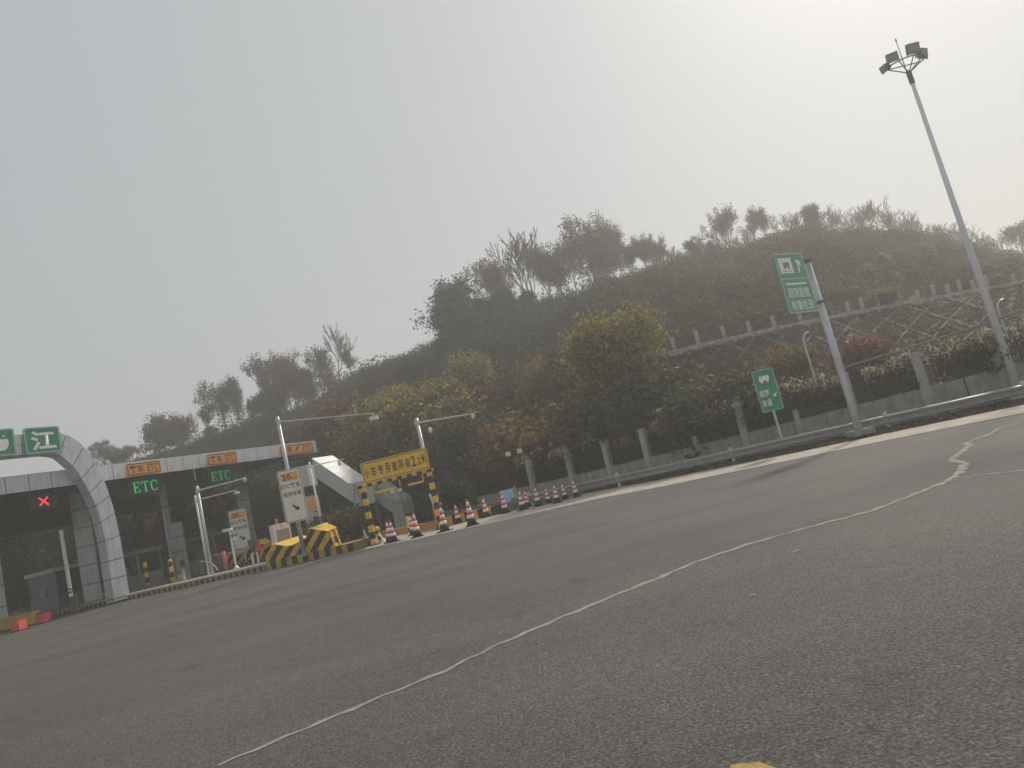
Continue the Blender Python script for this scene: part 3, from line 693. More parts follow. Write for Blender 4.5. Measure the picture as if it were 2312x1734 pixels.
# lane name boards on fascia: local coordinates of the canopy face
def face_pt(px, py):
    p = PL(px, py, f0, fn); return (p - f0).dot(fd), p.z
def face_world(u, off): 
    p = f0 + fd * u + fn * off; return p
for (xa, xb, yt, yb, lab, third) in [(283, 364, 1057, 1073, 'orange lane board over the lane right beside the arch', 0), (466, 536, 1037, 1053, 'orange lane board in the middle of the canopy edge', 0), (629, 708, 1013, 1030, 'orange lane board at the far right end of the canopy edge', 1)]:
    ua, _ = face_pt(xa, yt); ub, _ = face_pt(xb, yb); wd = ub - ua; u = (ua + ub) / 2
    _, zc = face_pt((xa + xb) / 2, (yt + yb) / 2)
    p = face_world(u, .10); s = thing('lane_board', lab, 'sign', (p.x, p.y, ZF + .40), FYAW, 'orange lane boards on the canopy edge'); hh = .72
    MB().prism(rrect(wd, hh, .08), -.03, .03).build('panel', M_orange, s)
    MB().ring(rrect(wd - .08, hh - .08, .07), rrect(wd - .16, hh - .16, .05), -.034, -.03).build('border', M_ink, s)
    MB().box(-wd * .3, -wd * .3 + .06, .03, .098, -.2, .2).box(wd * .3, wd * .3 + .06, .03, .098, -.2, .2).build('bracket', M_galdk, s)
    if not third:
        lettering('客车', wd * .40, .46, -wd * .22, 0, -.036, M_ink, s, .016); lettering('ETC', wd * .30, .44, wd * .25, .0, -.036, M_ink, s, .012)
    else:
        lettering('客货', wd * .28, .44, -wd * .30, 0, -.036, M_ink, s, .016); lettering('ETC', wd * .25, .42, wd * .30, .0, -.036, M_ink, s, .012)
        MB().prism([(-.25, -.2), (-.1, -.2), (.25, .2), (.1, .2)], -.036, -.032).build('arrow_mark', M_ink, s)

# LED displays hanging under the canopy
def led_letters(s, wd, hh, m_):
    lw = wd / 3.5
    def bars(B, ox):
        for x0, x1, z0, z1 in B: mm.box(ox + x0 * lw, ox + x1 * lw, -.052, -.045, (z0 - .5) * hh, (z1 - .5) * hh)
    mm = MB()
    bars([(.12, .30, .06, .94), (0, .95, .94, 1.0), (0, .95, 0, .06), (.30, .62, .46, .54), (.58, .66, .36, .64), (.85, .95, .74, .94), (.85, .95, .06, .26)], -wd / 2)
    mm.build('letter', m_, s); mm = MB()
    bars([(.42, .60, .06, .94), (0.05, .97, .94, 1.0), (.28, .74, 0, .06), (.05, .13, .74, .94), (.89, .97, .74, .94)], -wd / 2 + 1.22 * lw)
    mm.build('letter', m_, s); mm = MB()
    bars([(.05, .22, .22, .78), (.15, .30, .10, .24), (.15, .30, .76, .90), (.28, .80, 0, .08), (.28, .80, .92, 1), (.82, .94, .68, .96), (.80, .92, .06, .2)], -wd / 2 + 2.45 * lw)
    mm.build('letter', m_, s)
for (px, py, wd, hh, kind, lab) in [(328, 1098, 1.42, .60, 'g', 'black display with bright green ETC letters beside the arch'), (498, 1074, 1.30, .58, 'd', 'black display with green ETC letters under the middle lane board'), (668, 1050, 1.5, .5, 'x', 'dim green display under the last lane board'), (98, 1132, .5, .5, 'r', 'black display with a red cross left of the arch')]:
    u, z = face_pt(px, py); dz = min(z, ZF - .12 - hh / 2) if kind != 'x' else ZF - .5
    p = PL(px, py, f0 + fn * -.6, fn)
    s = thing('led_display', lab, 'display', (p.x, p.y, p.z), FYAW, 'lane displays under the canopy')
    bwid = wd + .5 if kind != 'r' else 1.3
    MB().box(-bwid / 2, bwid / 2, -.04, .14, -hh / 2 - .18, hh / 2 + .18).build('housing', M_black, s)
    MB().box(-.5 * bwid + .1, -.5 * bwid + .16, .02, .08, hh / 2 + .181, ZF + .28 - p.z).box(.5 * bwid - .16, .5 * bwid - .1, .02, .08, hh / 2 + .181, ZF + .28 - p.z).build('hanger', M_galdk, s)
    if kind in 'gd': led_letters(s, wd, hh, M_ledg if kind == 'g' else M_ledg2)
    elif kind == 'x':
        dim = mat('dim_green_led', (.01, .12, .04), .5, emit=(.01, .5, .12), estr=.12)
        led_letters(s, wd, hh, dim)
    else:
        mm = MB()
        for sg in (1, -1):
            T = Matrix.Rotation(R(45 * sg), 4, 'Y'); mm.box(-.30, .30, -.052 - .001 * sg, -.044, -.04, .04, 0, T)
        mm.build('cross', M_ledr, s)

# steel stair seen under the canopy
sa, sb = D(278, 1258, 49.5), D(316, 1160, 49.5)
stair = thing('steel_stair', 'dark open steel stair rising to the canopy beside the arch', 'stair', (sa.x, 49.5, 0), 0)
dx, z0_, z1_ = sb.x - sa.x, sa.z, sb.z
for yy in (-.5, .5): MB().beam((0, yy, z0_), (dx, yy, z1_), .07, .22).beam((0, yy, z0_ + .95), (dx, yy, z1_ + .95), .04, .04).build('stringer', M_iron, stair)
tread = None
for k in range(13):
    t = (k + .5) / 13; loc = (dx * t, 0, z0_ + (z1_ - z0_) * t)
    if tread is None: tread = MB().box(-.13, .13, -.46, .46, -.025, .025).build('tread', M_galdk, stair); tread.location = loc
    else: share(tread, 'tread', stair, loc)
MB().box(dx - .1, dx + 1.5, -.6, .6, z1_ - .02, z1_ + .08).build('landing', M_galdk, stair)
MB().box(-.06, .06, -.06, .06, 0, z0_).build('support', M_galdk, stair); MB().box(dx + 1.2, dx + 1.32, -.06, .06, 0, z1_ - .03).build('support', M_galdk, stair)

# ------------------------------------------------------------------ toll islands
Nz = Vector((-8.45, 30.9, 0)); dI = (Vector((-22.45, 37.15, 0)) - Nz).normalized(); IYAW = math.atan2(-dI.y, -dI.x)  # local +x toward nose
def island(nose, L_, wd, kerbm, label):
    s = thing('toll_island', label, 'traffic island', nose, IYAW)
    MB().box(-L_, -.4, .0, wd, -.02, .24).build('kerb', kerbm, s)
    MB().box(-L_, -.45, .06, wd - .06, .24, .28).build('deck', M_conc, s)
    MB().box(-L_, -4.4, -.012, .055, .21, .285).build('edge_strip', mat('pale_kerb_top', (.42, .38, .33), .8), s)
    return s
island(Nz, 30, 2.3, M_kerbold, 'long striped toll island in front of the arch')
Nz2 = Vector((-17.2, 45.0, 0)); island(Nz2, 24, 2.3, M_kerbold, 'second toll island behind the first one')
def attenuator(nose, sc, label, colm):
    s = thing('island_barrier', label, 'barrier', nose, IYAW, 'black and yellow barriers on the island noses')
    s.scale = (sc * 1.14, sc, sc)
    # profile along x (nose at 0, back at -4.6)
    P = [(-4.55, .12), (-.9, .12), (-1.0, .62), (-1.14, 1.10), (-2.02, 1.42), (-2.22, 1.04), (-2.5, .96), (-3.05, .84), (-3.4, .88), (-3.9, 1.06), (-4.2, 1.10), (-4.6, .96)]
    yb = lambda x: 1.9 if x < -3 else .45 + (1.45 * min(1, max(0, (-x - .9) / 2.1)))
    n_ = len(P); vs = [(x, -.04, z) for x, z in P] + [(x, yb(x), z) for x, z in P]
    MB().add(vs, [tuple(range(n_)), tuple(range(n_, 2 * n_))[::-1]] + [(k, n_ + k, n_ + (k + 1) % n_, (k + 1) % n_) for k in range(n_)]).build('body', M_goldblk, s)
    top = [(-1.10, 1.105), (-2.03, 1.43), (-2.24, 1.05), (-2.5, .97), (-3.05, .85), (-3.4, .89), (-3.9, 1.07), (-4.2, 1.11), (-4.6, .97)]
    vs = [(x, -.045, z) for x, z in top] + [(x, yb(x) + .005, z + .07) for x, z in top] + [(x, -.045, z - .02) for x, z in top] + [(x, yb(x) + .005, z + .05) for x, z in top]
    n_ = len(top); fs = []
    for k in range(n_ - 1): fs += [(k, k + 1, n_ + k + 1, n_ + k), (2 * n_ + k, 3 * n_ + k, 3 * n_ + k + 1, 2 * n_ + k + 1), (k, 2 * n_ + k, 2 * n_ + k + 1, k + 1), (n_ + k, n_ + k + 1, 3 * n_ + k + 1, 3 * n_ + k)]
    fs += [(0, n_, 3 * n_, 2 * n_), (n_ - 1, 3 * n_ - 1, 4 * n_ - 1, 2 * n_ - 1)]
    MB().add(vs, fs).build('top_cover', M_yel, s)
    MB().prism([(-.93, .1), (-.85, .1), (-1.05, 1.10), (-1.12, 1.14)], .0, .07).prism([(-.93, .1), (-.85, .1), (-1.05, 1.10), (-1.12, 1.14)], .38, .45).build('nose_frame', M_yel, s)
    MB().box(-4.72, -4.605, .1, 1.7, .12, .95).build('end_plate', M_pink, s)
    MB().box(-4.6, .0, -.06, 2.0, -.02, .36).build('base', M_kerb, s)
    return s
attenuator(Nz, 1.0, 'large black and yellow striped barrier on the nose of the near island', None)
attenuator(Nz2 + Vector((.2, 0, .0)), 1.0, 'smaller looking striped barrier behind the near island', None)
def isl(x, y, z=.28): 
    c_, s_ = math.cos(IYAW), math.sin(IYAW); return Vector((Nz.x + x * c_ - y * s_, Nz.y + x * s_ + y * c_, z))
def on_isl(px, py, z=.28):
    return G(px, py, z)

# ------------------------------------------------------------------ speed boards
def facing(p): return math.atan2(p.x, p.y) * -1     # yaw so local -y looks at the camera
def speed_board(p, zc, wd, hh, yaw, label, full=True, pole=None):
    s = thing('speed_board', label, 'sign', (p.x, p.y, zc), yaw, 'tall white speed and lane boards')
    MB().prism(rrect(wd, hh, .12), -.03, .03).build('panel', M_cream, s)
    MB().ring(rrect(wd - .06, hh - .06, .10), rrect(wd - .11, hh - .11, .08), -.033, -.03).build('border', M_ink, s)
    MB().prism(rrect(wd * .74, hh * .155, .02, 0, hh * .355), -.034, -.03).build('speed_panel', M_amber, s)
    MB().ring(rrect(wd * .74, hh * .155, .02, 0, hh * .355), rrect(wd * .70, hh * .14, .015, 0, hh * .355), -.037, -.034).build('panel_border', M_orange, s)
    lettering('20', wd * .36, hh * .115, -wd * .12, hh * .355, -.039, M_ink, s, .02)
    lettering('km/h', wd * .24, hh * .035, wd * .2, hh * .325, -.039, M_ink, s, .0)
    lettering('ETC客车', wd * .82, hh * .10, 0, hh * .185, -.036, M_ink, s, .016)
    lettering('保持车距', wd * .80, hh * .092, 0, hh * .03, -.036, M_ink, s, .01)
    a = R(-45); A = [(-.5, .12), (.05, .12), (.05, .36), (.5, 0), (.05, -.36), (.05, -.12), (-.5, -.12)]
    k = wd * .36
    MB().prism([((x * math.cos(a) - z * math.sin(a)) * k + wd * .05, (x * math.sin(a) + z * math.cos(a)) * k - hh * .24) for x, z in A], -.036, -.03).build('arrow', M_ink, s)
    return s
def mast(name, base_px, Y, top_px, r0, r1, label, arm=None, arm_r=.035, m_=None, z0=0.0, group=None, rod=0):
    m_ = m_ or M_gal
    b_ = D(*base_px, Y); t_ = D(*top_px, Y); p = Vector((b_.x, Y, z0))
    s = thing(name, label, 'pole', p, 0, group); H = t_.z - z0
    MB().tube((0, 0, .02), (0, 0, H), r0, r1, 12).build('pole', m_, s, True)
    MB().box(-r0 * 2, r0 * 2, -r0 * 2, r0 * 2, -.005, .03).build('base_plate', m_, s)
    if arm:
        e = PL(arm[0], arm[1], (p.x, p.y), (0, 1, 0)) if len(arm) < 3 else D(arm[0], arm[1], arm[2])
        s0 = Vector((0, 0, arm[3] - z0 if len(arm) > 3 else H - .25)); e_ = e - p
        MB().tube(s0, e_, arm_r, arm_r * .7, 8).build('arm', m_, s)
        MB().tube((0, 0, s0.z - .1), (0, 0, s0.z + .1), r1 * 1.5, r1 * 1.5, 10).build('collar', m_, s)
        s['_e'] = 0; del s['_e']
        return s, e_
    return s, None
def bullet(s, e, m_=None, sc=1.0):
    MB().box(-.16 * sc, .16 * sc, -.1 * sc, .1 * sc, -.26 * sc, -.12 * sc).box(-.02, .02, -.02, .02, -.12 * sc, .0).build('camera', m_ or M_white, s).location = e
def dome(s, e, sc=1.0):
    MB().lathe([(.05 * sc, -.0), (.11 * sc, -.08 * sc), (.12 * sc, -.2 * sc), (.09 * sc, -.3 * sc), (.03 * sc, -.34 * sc)], 10).build('dome_camera', M_white, s, True).location = e
# tall mast carrying the near speed board
pM = on_isl(681, 1224, .3); YM = pM.y
s, e = mast('camera_mast', (678, 1206), 31.9, (630, 940), .10, .075, 'tall grey mast behind the near white speed board with a long arm', (842, 933), .035, z0=.28)
bullet(s, e, None, 1.2); MB().tube((e.x * .82, e.y * .82, e.z), (e.x * .82, e.y * .82, e.z + .95), .012, .008, 6).build('rod', M_gal, s)
pB = D(661, 1118, 31.65)
speed_board(Vector((pB.x, 31.65, 0)), pB.z, 1.02, 2.42, facing(pB) - R(4), 'tall white board with 20 km/h on the mast of the near island')
pB2 = D(542, 1194, 45.5)
s = speed_board(Vector((pB2.x, 45.5, 0)), pB2.z, 1.12, 2.55, facing(pB2) - R(4), 'tall white board with 20 km/h above the second island')
MB().tube((0, .06, -pB2.z + .25), (0, .06, .8), .06, .06, 10).build('pole', M_gal, s)
# third board, washed out, behind
pB3 = D(706, 1157, 40)
s = thing('lane_notice', 'pale board with an orange panel half hidden behind the near speed board', 'sign', (pB3.x, 40, pB3.z), facing(pB3))
MB().prism(rrect(.95, 1.9, .08), -.03, .03).build('panel', mat('pinkish_white', (.55, .44, .36), .6), s)
MB().prism(rrect(.72, .36, .04, 0, .55), -.036, -.03).build('speed_panel', M_orange, s)
MB().prism([(-.02, -.35), (.3, -.35), (.34, -.72), (.05, -.80), (-.06, -.62)], -.036, -.03).build('arrow', M_ink, s)
lettering('客车', .5, .2, 0, .15, -.036, M_orange, s)
MB().tube((0, .06, -pB3.z + .05), (0, .06, .3), .05, .05, 8).build('pole', M_gal, s)

s, e = mast('camera_mast', (478, 1287), 35.4, (453, 1095), .085, .07, 'grey mast with lightning rod and level arm left of the white speed boards', (556, 1079), .045, z0=.28); dome(s, e + Vector((-.1, 0, .05)), .7)
MB().tube((0, 0, s.children[0].dimensions.z if False else 4.9), (-.05, 0, 6.3), .02, .008, 6).build('lightning_rod', M_gal, s)
s, e = mast('camera_mast', (471, 1293), 35.0, (443, 1118), .055, .05, 'thin white mast with a level arm in front of the grey mast', (533, 1107), .028, M_white, z0=.28); bullet(s, e, None, .7)
s, e = mast('camera_mast', (728, 1194), 38.5, (699, 1043), .06, .05, 'slim pale mast with dome camera before the sloping white walkway', (777, 1036), .03, M_white, z0=0.02); dome(s, e + Vector((-.3, 0, 0)), .9)
s, e = mast('camera_mast', (988, 1160), 34.5, (948, 942), .10, .085, 'grey mast with a camera arm behind the yellow height gate', (1072, 933), .05, z0=0.02); dome(s, e + Vector((-.12, 0, 0)), .8); dome(s, Vector((.55, 0, e.z - .15)), .9)

# island equipment
def on1(px, py): return G(px, py, .28)
p = isl(-4.9, .9)
pc = D(629, 1180, 35.0)
s = thing('ticket_machine', 'white toll ticket machine with a red lamp behind the near barrier', 'machine', (pc.x, 35.0, .28), facing(pc) + R(18))
MB().box(-.42, .42, -.3, .3, 0, 1.72).build('cabinet', M_white, s)
MB().box(-.30, .34, -.312, -.301, .85, 1.42).build('screen', mat('grey_screen', (.34, .29, .30), .3), s)
MB().box(-.42, -.36, -.33, -.303, .2, 1.68).box(.37, .42, -.33, -.303, .2, 1.68).build('trim', M_signw, s)
MB().lathe([(.07, 1.72), (.07, 1.92), (.05, 1.98)], 10, 0, (-.1, 0)).build('lamp', M_orpost, s, True)
MB().lathe([(.045, 0), (.045, .004)], 10).build('emblem', M_red, s).matrix_local = Matrix.Translation((0, -.306, 1.56)) @ Matrix.Rotation(R(90), 4, 'X')
pc = G(417, 1308, .28)
s = thing('card_reader', 'pale card reader box on a short pedestal near the canopy column', 'machine', (pc.x, pc.y, .28), facing(pc) + R(10))
MB().tube((0, 0, 0), (0, 0, .6), .05, .05, 8).box(-.12, .12, -.12, .12, 0, .03).build('pedestal', M_white, s)
MB().box(-.28, .28, -.12, .12, .6, 1.36).build('housing', M_booth, s)
MB().box(-.14, .14, -.128, -.121, .72, 1.1).build('screen', M_glass, s)
pc = G(534, 1284, .28)
s = thing('camera_post', 'short white post with a floodlight and camera on the near island', 'post', (pc.x, pc.y, .28), 0)
MB().tube((0, 0, 0), (0, 0, 2.02), .055, .05, 10).lathe([(.15, 0), (.14, .05), (.06, .16)], 10).build('post', M_white, s)
MB().box(-.32, .14, -.14, .1, 2.0, 2.14).build('floodlight', M_white, s)
MB().box(.02, .34, -.08, .06, 1.66, 1.78).box(.30, .38, -.07, .05, 1.65, 1.79).build('camera', [M_booth], s)
MB().lathe([(.03, 1.42), (.08, 1.46), (.08, 1.54), (.04, 1.58)], 8, 0, (.16, 0)).build('dome_camera', M_white, s)
for px, py, hh, lab, m_ in [(512, 1288, 1.02, 'faded orange bollard at the end of the low barrier', M_pink)]:
    pc = G(px, py, .28); s = thing('bollard', lab, 'bollard', (pc.x, pc.y, .28)); MB().lathe([(.1, 0), (.1, hh - .03), (.07, hh)], 12).build('shaft', m_, s, True); MB().tube((.0, 0, hh - .08), (-.9, .3, hh - .06), .015, .015, 5).build('chain_bar', M_gal, s)
pc = G(492, 1288, .28)
s = thing('barrier_arm', 'curved white arm of the lane barrier near the masts', 'barrier', (pc.x - .2, pc.y, .28))
MB().path([Vector((-.75, 0, .75)), Vector((-.4, 0, .68)), Vector((-.1, 0, .5)), Vector((.12, 0, .2)), Vector((.18, 0, 0))], .035, 8).build('arm', M_white, s)
MB().box(-1.15, -.72, -.2, .2, 0, .9).build('housing', M_galdk, s)
pc = G(568, 1276, .28); 
s = thing('lane_signal', 'dark signal on twin white stubs in front of the second speed board', 'signal', (pc.x, pc.y + .6, .28))
MB().tube((-.14, 0, 0), (-.14, 0, .6), .045, .045, 8).tube((.14, 0, 0), (.14, 0, .6), .045, .045, 8).build('stub', M_white, s)
MB().box(-.2, .2, -.1, .1, .98, 1.3).box(-.05, .05, -.05, .05, .6, .98).build('head', M_galdk, s)
MB().box(.02, .36, .101, .16, .62, 1.2).build('backing', M_red, s)
pc = D(752, 1123, 33.0)
s = thing('signal_lamp', 'small dark double lamp on top of the near barrier', 'signal', (pc.x - .3, 32.6, .3))
MB().tube((0, 0, 0), (0, 0, 1.75), .04, .04, 8).build('stem', M_galdk, s); MB().box(-.2, .2, -.1, .1, 1.62, 1.98).build('head', M_black, s)
# sensor rail and thin stand left
pc = G(396, 1312, .28); s = thing('sensor_stand', 'thin pale stand with hooked top left of the card reader', 'stand', (pc.x, pc.y, .28))
MB().path([Vector((0, 0, 0)), Vector((-.04, 0, 1.75)), Vector((.28, 0, 1.9))], .028, 8).build('stem', M_gal, s); MB().box(-.1, .1, -.1, .1, 0, .02).build('base_plate', M_gal, s)
MB().box(.1, .45, .1, .3, .02, .3).build('foot_box', M_yel, s)

# booths
def booth(p, yaw, wd, dp, hh, label, sill=1.05, lit=False):
    s = thing('toll_booth', label, 'booth', p, yaw, 'toll booths under the canopy')
    MB().box(-wd / 2, wd / 2, -dp / 2, dp / 2, 0, sill).build('lower_wall', M_booth, s)
    for sx in (-1, 1):
        for sy in (-1, 1): MB().box(sx * wd / 2 - .05 * (sx + 1), sx * wd / 2 + .05 * (1 - sx), sy * dp / 2 - .05 * (sy + 1), sy * dp / 2 + .05 * (1 - sy), sill, hh - .25).build('corner_post', M_booth, s)
    for nm, b_ in (('window', (-wd / 2 + .1, wd / 2 - .1, -dp / 2 + .02, -dp / 2 + .04)), ('window', (-wd / 2 + .1, wd / 2 - .1, dp / 2 - .04, dp / 2 - .02)), ('window', (-wd / 2 + .02, -wd / 2 + .04, -dp / 2 + .1, dp / 2 - .1)), ('window', (wd / 2 - .04, wd / 2 - .02, -dp / 2 + .1, dp / 2 - .1))):
        MB().box(*b_, sill, hh - .25).build(nm, M_glass, s)
    MB().box(-wd / 2 - .12, wd / 2 + .12, -dp / 2 - .12, dp / 2 + .12, hh - .25, hh).build('roof', M_white if lit else M_booth, s)
    MB().box(-.3, .3, -dp / 2 - .04, -dp / 2 + .015, sill - .02, sill + .55).build('service_window', mat('frosted_pane', (.30, .31, .31), .4), s)
    MB().box(-wd / 2 - .02, wd / 2 + .02, -dp / 2 - .03, dp / 2 + .03, 0, .22).build('plinth', M_conc, s)
    return s
c1 = D(124, 1310, 47); booth(Vector((c1.x, 47, .1)), IYAW, 3.0, 1.7, 2.75, 'grey toll booth with white roof edge left of the arch', lit=True)
c1 = D(310, 1290, 43.5); booth(Vector((c1.x, 43.5, .1)), IYAW, 2.6, 1.6, 2.5, 'grey toll booth just right of the arch leg')
c1 = D(478, 1262, 48.5); booth(Vector((c1.x, 48.5, .1)), IYAW, 3.0, 1.7, 2.6, 'grey toll booth behind the two camera masts')
for px, py, hh, lab in [(327, 1330, 1.5, 'yellow and black striped post right of the arch leg'), (383, 1318, 1.3, 'yellow and black striped post left of the card reader')]:
    p = G(px, py, .28); s = thing('striped_post', lab, 'post', (p.x, p.y + .4, .28), 0, 'striped posts on the near island')
    MB().lathe([(.11, 0), (.11, hh - .05), (.06, hh)], 12).build('shaft', M_post, s, True); MB().lathe([(.2, 0), (.2, .02), (.12, .05)], 12).build('base_plate', M_black, s)
# raised barrier arm and lamp left of the column
pc = D(157, 1282, 36.5)
s = thing('raised_barrier', 'white raised barrier arm standing upright left of the arch', 'barrier', (pc.x, 36.5, 0.1))
MB().box(-.14, .14, -.14, .14, 0, .9).build('housing', M_galdk, s)
MB().beam((0, -.2, .8), (-.02, -.2, 4.3), .09, .16).build('arm', M_white, s); MB().box(-.10, .10, -.25, -.15, 1.0, 1.07).box(-.10, .10, -.25, -.15, 1.16, 1.22).build('band', M_black, s)
# left foreground barrier and red blocks, drum
pc = G(82, 1407, 0)
s = thing('yellow_barrier', 'long low yellow barrier at the left edge of the view', 'barrier', (pc.x, pc.y, 0), IYAW)
MB().prism([(-4.6, 0), (0, 0), (0, .42), (-.2, .62), (-4.6, .62)], .0, .34).build('body', M_yel, s); MB().box(.004, .08, .04, .30, .0, .5).build('end_plate', M_galdk, s)
for px, py, lab in [(45, 1424, 'red plastic block in front of the yellow barrier'), (101, 1406, 'red plastic block beside the end of the yellow barrier')]:
    pc = G(px, py); s = thing('marker_block', lab, 'block', (pc.x, pc.y, 0), IYAW + R(10), 'red plastic blocks on the road')
    MB().prism([(-.24, .01), (.24, .01), (.20, .46), (-.20, .46)], -.2, .2).build('body', M_red, s); MB().box(-.26, .26, -.22, .22, 0, .05).build('foot', M_rubber, s)
pc = G(64, 1378, 0); s = thing('plastic_drum', 'small teal plastic drum standing behind the yellow barrier', 'drum', (pc.x - .1, pc.y + 1.6, 0))
MB().lathe([(.16, 0), (.18, .1), (.18, 1.2), (.12, 1.35)], 12).build('body', M_teal, s, True); MB().lathe([(.19, .6), (.19, .72)], 12).build('band', M_white, s)
pc = G(106, 1356, 0); s = thing('striped_bollard', 'faded red and yellow bollard at the foot of the left column', 'bollard', (pc.x, pc.y - .6, 0)); MB().box(-.2, .2, -.2, .2, 0, .62).build('body', M_pink, s); MB().box(-.22, .22, -.22, .22, .62, .70).build('cap', M_red, s)

# ------------------------------------------------------------------ sloping covered walkway
WY = 44.0
wk = thing('covered_walkway', 'white enclosed stairway sloping down from the canopy end', 'walkway', (D(730, 1100, WY).x, WY, 0))
wo_ = wk.location
def W(px, py, Y=WY): return D(px, py, Y) - wo_
def slope_box(a_, b_, hgt, dep, name, m_, roofm):
    """a_,b_ front top corners; box hangs down hgt and back dep"""
    bk_ = Vector((.55 * dep, dep * .85, 0)); dn = Vector((0, 0, -hgt))
    vs = [a_, b_, b_ + dn, a_ + dn, a_ + bk_, b_ + bk_, b_ + dn + bk_, a_ + dn + bk_]
    MB().add(vs, [(0, 1, 2, 3), (4, 7, 6, 5), (0, 3, 7, 4), (1, 5, 6, 2), (3, 2, 6, 7), (0, 4, 5, 1)]).build(name, m_, wk)
    up = Vector((0, 0, .012)); n_ = 5
    for k in range(n_):
        p = a_.lerp(b_, k / n_ + .004); q = a_.lerp(b_, (k + 1) / n_ - .004)
        MB().add([p + up, q + up, q + up + bk_, p + up + bk_, p + up * 4, q + up * 4, q + up * 4 + bk_, p + up * 4 + bk_], [(0, 1, 2, 3), (4, 7, 6, 5), (0, 4, 5, 1), (1, 5, 6, 2), (2, 6, 7, 3), (3, 7, 4, 0)]).build('roof_panel', roofm, wk)
    for k in range(1, 6):
        p = a_.lerp(b_, k / 6) + Vector((0, -.012, -.02)); MB().beam(p, p + dn * .96, .03, .02).build('mullion', M_gal, wk)
    MB().beam(a_ + dn * .5 + Vector((0, -.02, 0)), b_ + dn * .5 + Vector((0, -.02, 0)), .02, .03).build('mid_rail', M_gal, wk)
M_wk = mat('walkway_panel', (.50, .51, .49), .5, var=.06, dirt=.4, dirtcol=(.33, .33, .31)); M_wr = mat('walkway_roof', (.72, .73, .72), .4, var=.05, dirt=.3, dirtcol=(.5, .5, .48))
slope_box(W(704, 1036), W(788, 1093), 1.2, 1.7, 'upper_flight', M_wk, M_wr)
slope_box(W(835, 1095, 45.5), W(890, 1133, 45.5), .95, 1.7, 'lower_flight', M_wk, mat('peeling_roof', (.55, .60, .55), .5, var=.5, scale=3, dirt=.9, dirtcol=(.16, .2, .16)))
a_ = W(789, 1093); MB().box(a_.x, a_.x + 1.35, a_.y + .06, a_.y + 2.0, a_.z - 1.5, a_.z).build('landing', M_wk, wk)
a0 = W(690, 1046); MB().box(a0.x - 1.7, a0.x, a0.y + .1, a0.y + 1.6, a0.z - 1.45, a0.z - .1).build('link_bridge', M_wk, wk)
for x_, z_ in ((a_.x + .1, a_.z - 1.5), (a_.x + 1.25, a_.z - 1.5), (a0.x - .3, a0.z - 1.9)):
    MB().box(x_ - .09, x_ + .09, a_.y + .5, a_.y + .68, 0, z_).build('leg', M_galdk, wk)
MB().beam(a_ + Vector((.05, .02, -1.4)), a_ + Vector((.3, .02, -.1)), .03, .03).beam(a_ + Vector((.55, .02, -1.4)), a_ + Vector((.3, .02, -.1)), .03, .03).build('brace', M_galdk, wk)
# booth/pipe bundle below the walkway
pc = D(904, 1178, 40); s = thing('pale_cabinet', 'tall pale cabinet standing under the lower end of the white walkway', 'cabinet', (pc.x, 40, .05), R(10))
MB().box(-.32, .32, -.25, .25, 0, 1.5).build('body', mat('blue_grey_panel', (.26, .29, .32), .5), s); MB().box(-.02, .0, -.262, -.251, .1, 1.4).build('door_gap', M_black, s); MB().prism([(-.36, 1.5), (.36, 1.5), (.2, 1.75), (-.2, 1.75)], -.28, .28).build('cap', M_booth, s)

# ------------------------------------------------------------------ height limit gate
gl = D(844, 1222, 31.3); gR = D(996, 1188, 31.3)
gx = gl.x; GW = gR.x - gl.x
gate = thing('height_limit_gate', 'yellow and black height limit gate with a wide yellow sign board', 'gate', (gx, 31.3, 0.0))
zt = D(822, 1101, 31.3).z; zt2 = D(975, 1064, 31.3).z; zt = (zt + zt2) / 2
pst = MB().box(-.11, .11, -.11, .11, 0, zt - .02).build('post', M_post, gate)
share(pst, 'post', gate, (GW, 0, 0))
MB().tube((-.28, 0, zt + .06), (GW + .2, 0, zt + .06), .075, .075, 10).build('crossbar', M_bar, gate)
MB().box(-.2, .2, -.2, .2, 0, .05).build('base_plate', M_black, gate); MB().box(GW - .2, GW + .2, -.2, .2, 0, .05).build('base_plate', M_black, gate)
for x0, x1 in ((.55, 1.55), (1.56, 2.1), (2.11, 2.85)):
    MB().tube((x0 * GW / 3.2, 0, zt - .36), (x1 * GW / 3.2, 0, zt - .36), .05, .05, 8).build('hanging_bar', M_yel if x0 != 1.56 else M_black, gate)
for x0 in (.5, 1.75, 2.86): MB().tube((x0 * GW / 3.2, 0, zt - .36), (x0 * GW / 3.2, 0, zt), .03, .03, 6).build('hanger', M_yel, gate)
bd_w, bd_h = GW - .02, .96; bz = zt + .06 + .08 + bd_h / 2
bo_ = GW / 2 + .10
board = MB().prism(rrect(bd_w, bd_h, .10, bo_, bz), -.06, .0).build('sign_board', M_signyel, gate)
MB().ring(rrect(bd_w - .10, bd_h - .10, .09, bo_, bz), rrect(bd_w - .155, bd_h - .155, .07, bo_, bz), -.064, -.06).build('border', M_ink, board)
faded = mat('faded_ink', (.16, .085, .025), .6)
for ch, fx, fw, fh, dz in (('小', .075, .075, .46, -.02), ('车', .178, .078, .50, -.01), ('专', .285, .078, .50, -.01), ('用', .39, .07, .48, -.01), ('道', .492, .078, .46, 0), ('限', .595, .078, .46, 0), ('高', .695, .074, .46, 0), ('2', .782, .062, .50, .01), ('.2', .856, .058, .36, -.03), ('米', .93, .07, .48, .03)):
    lettering(ch, bd_w * fw, bd_h * fh, bo_ + bd_w * (fx - .5), bz + dz, -.066, faded if ch in '限高' else M_ink, board, .018)
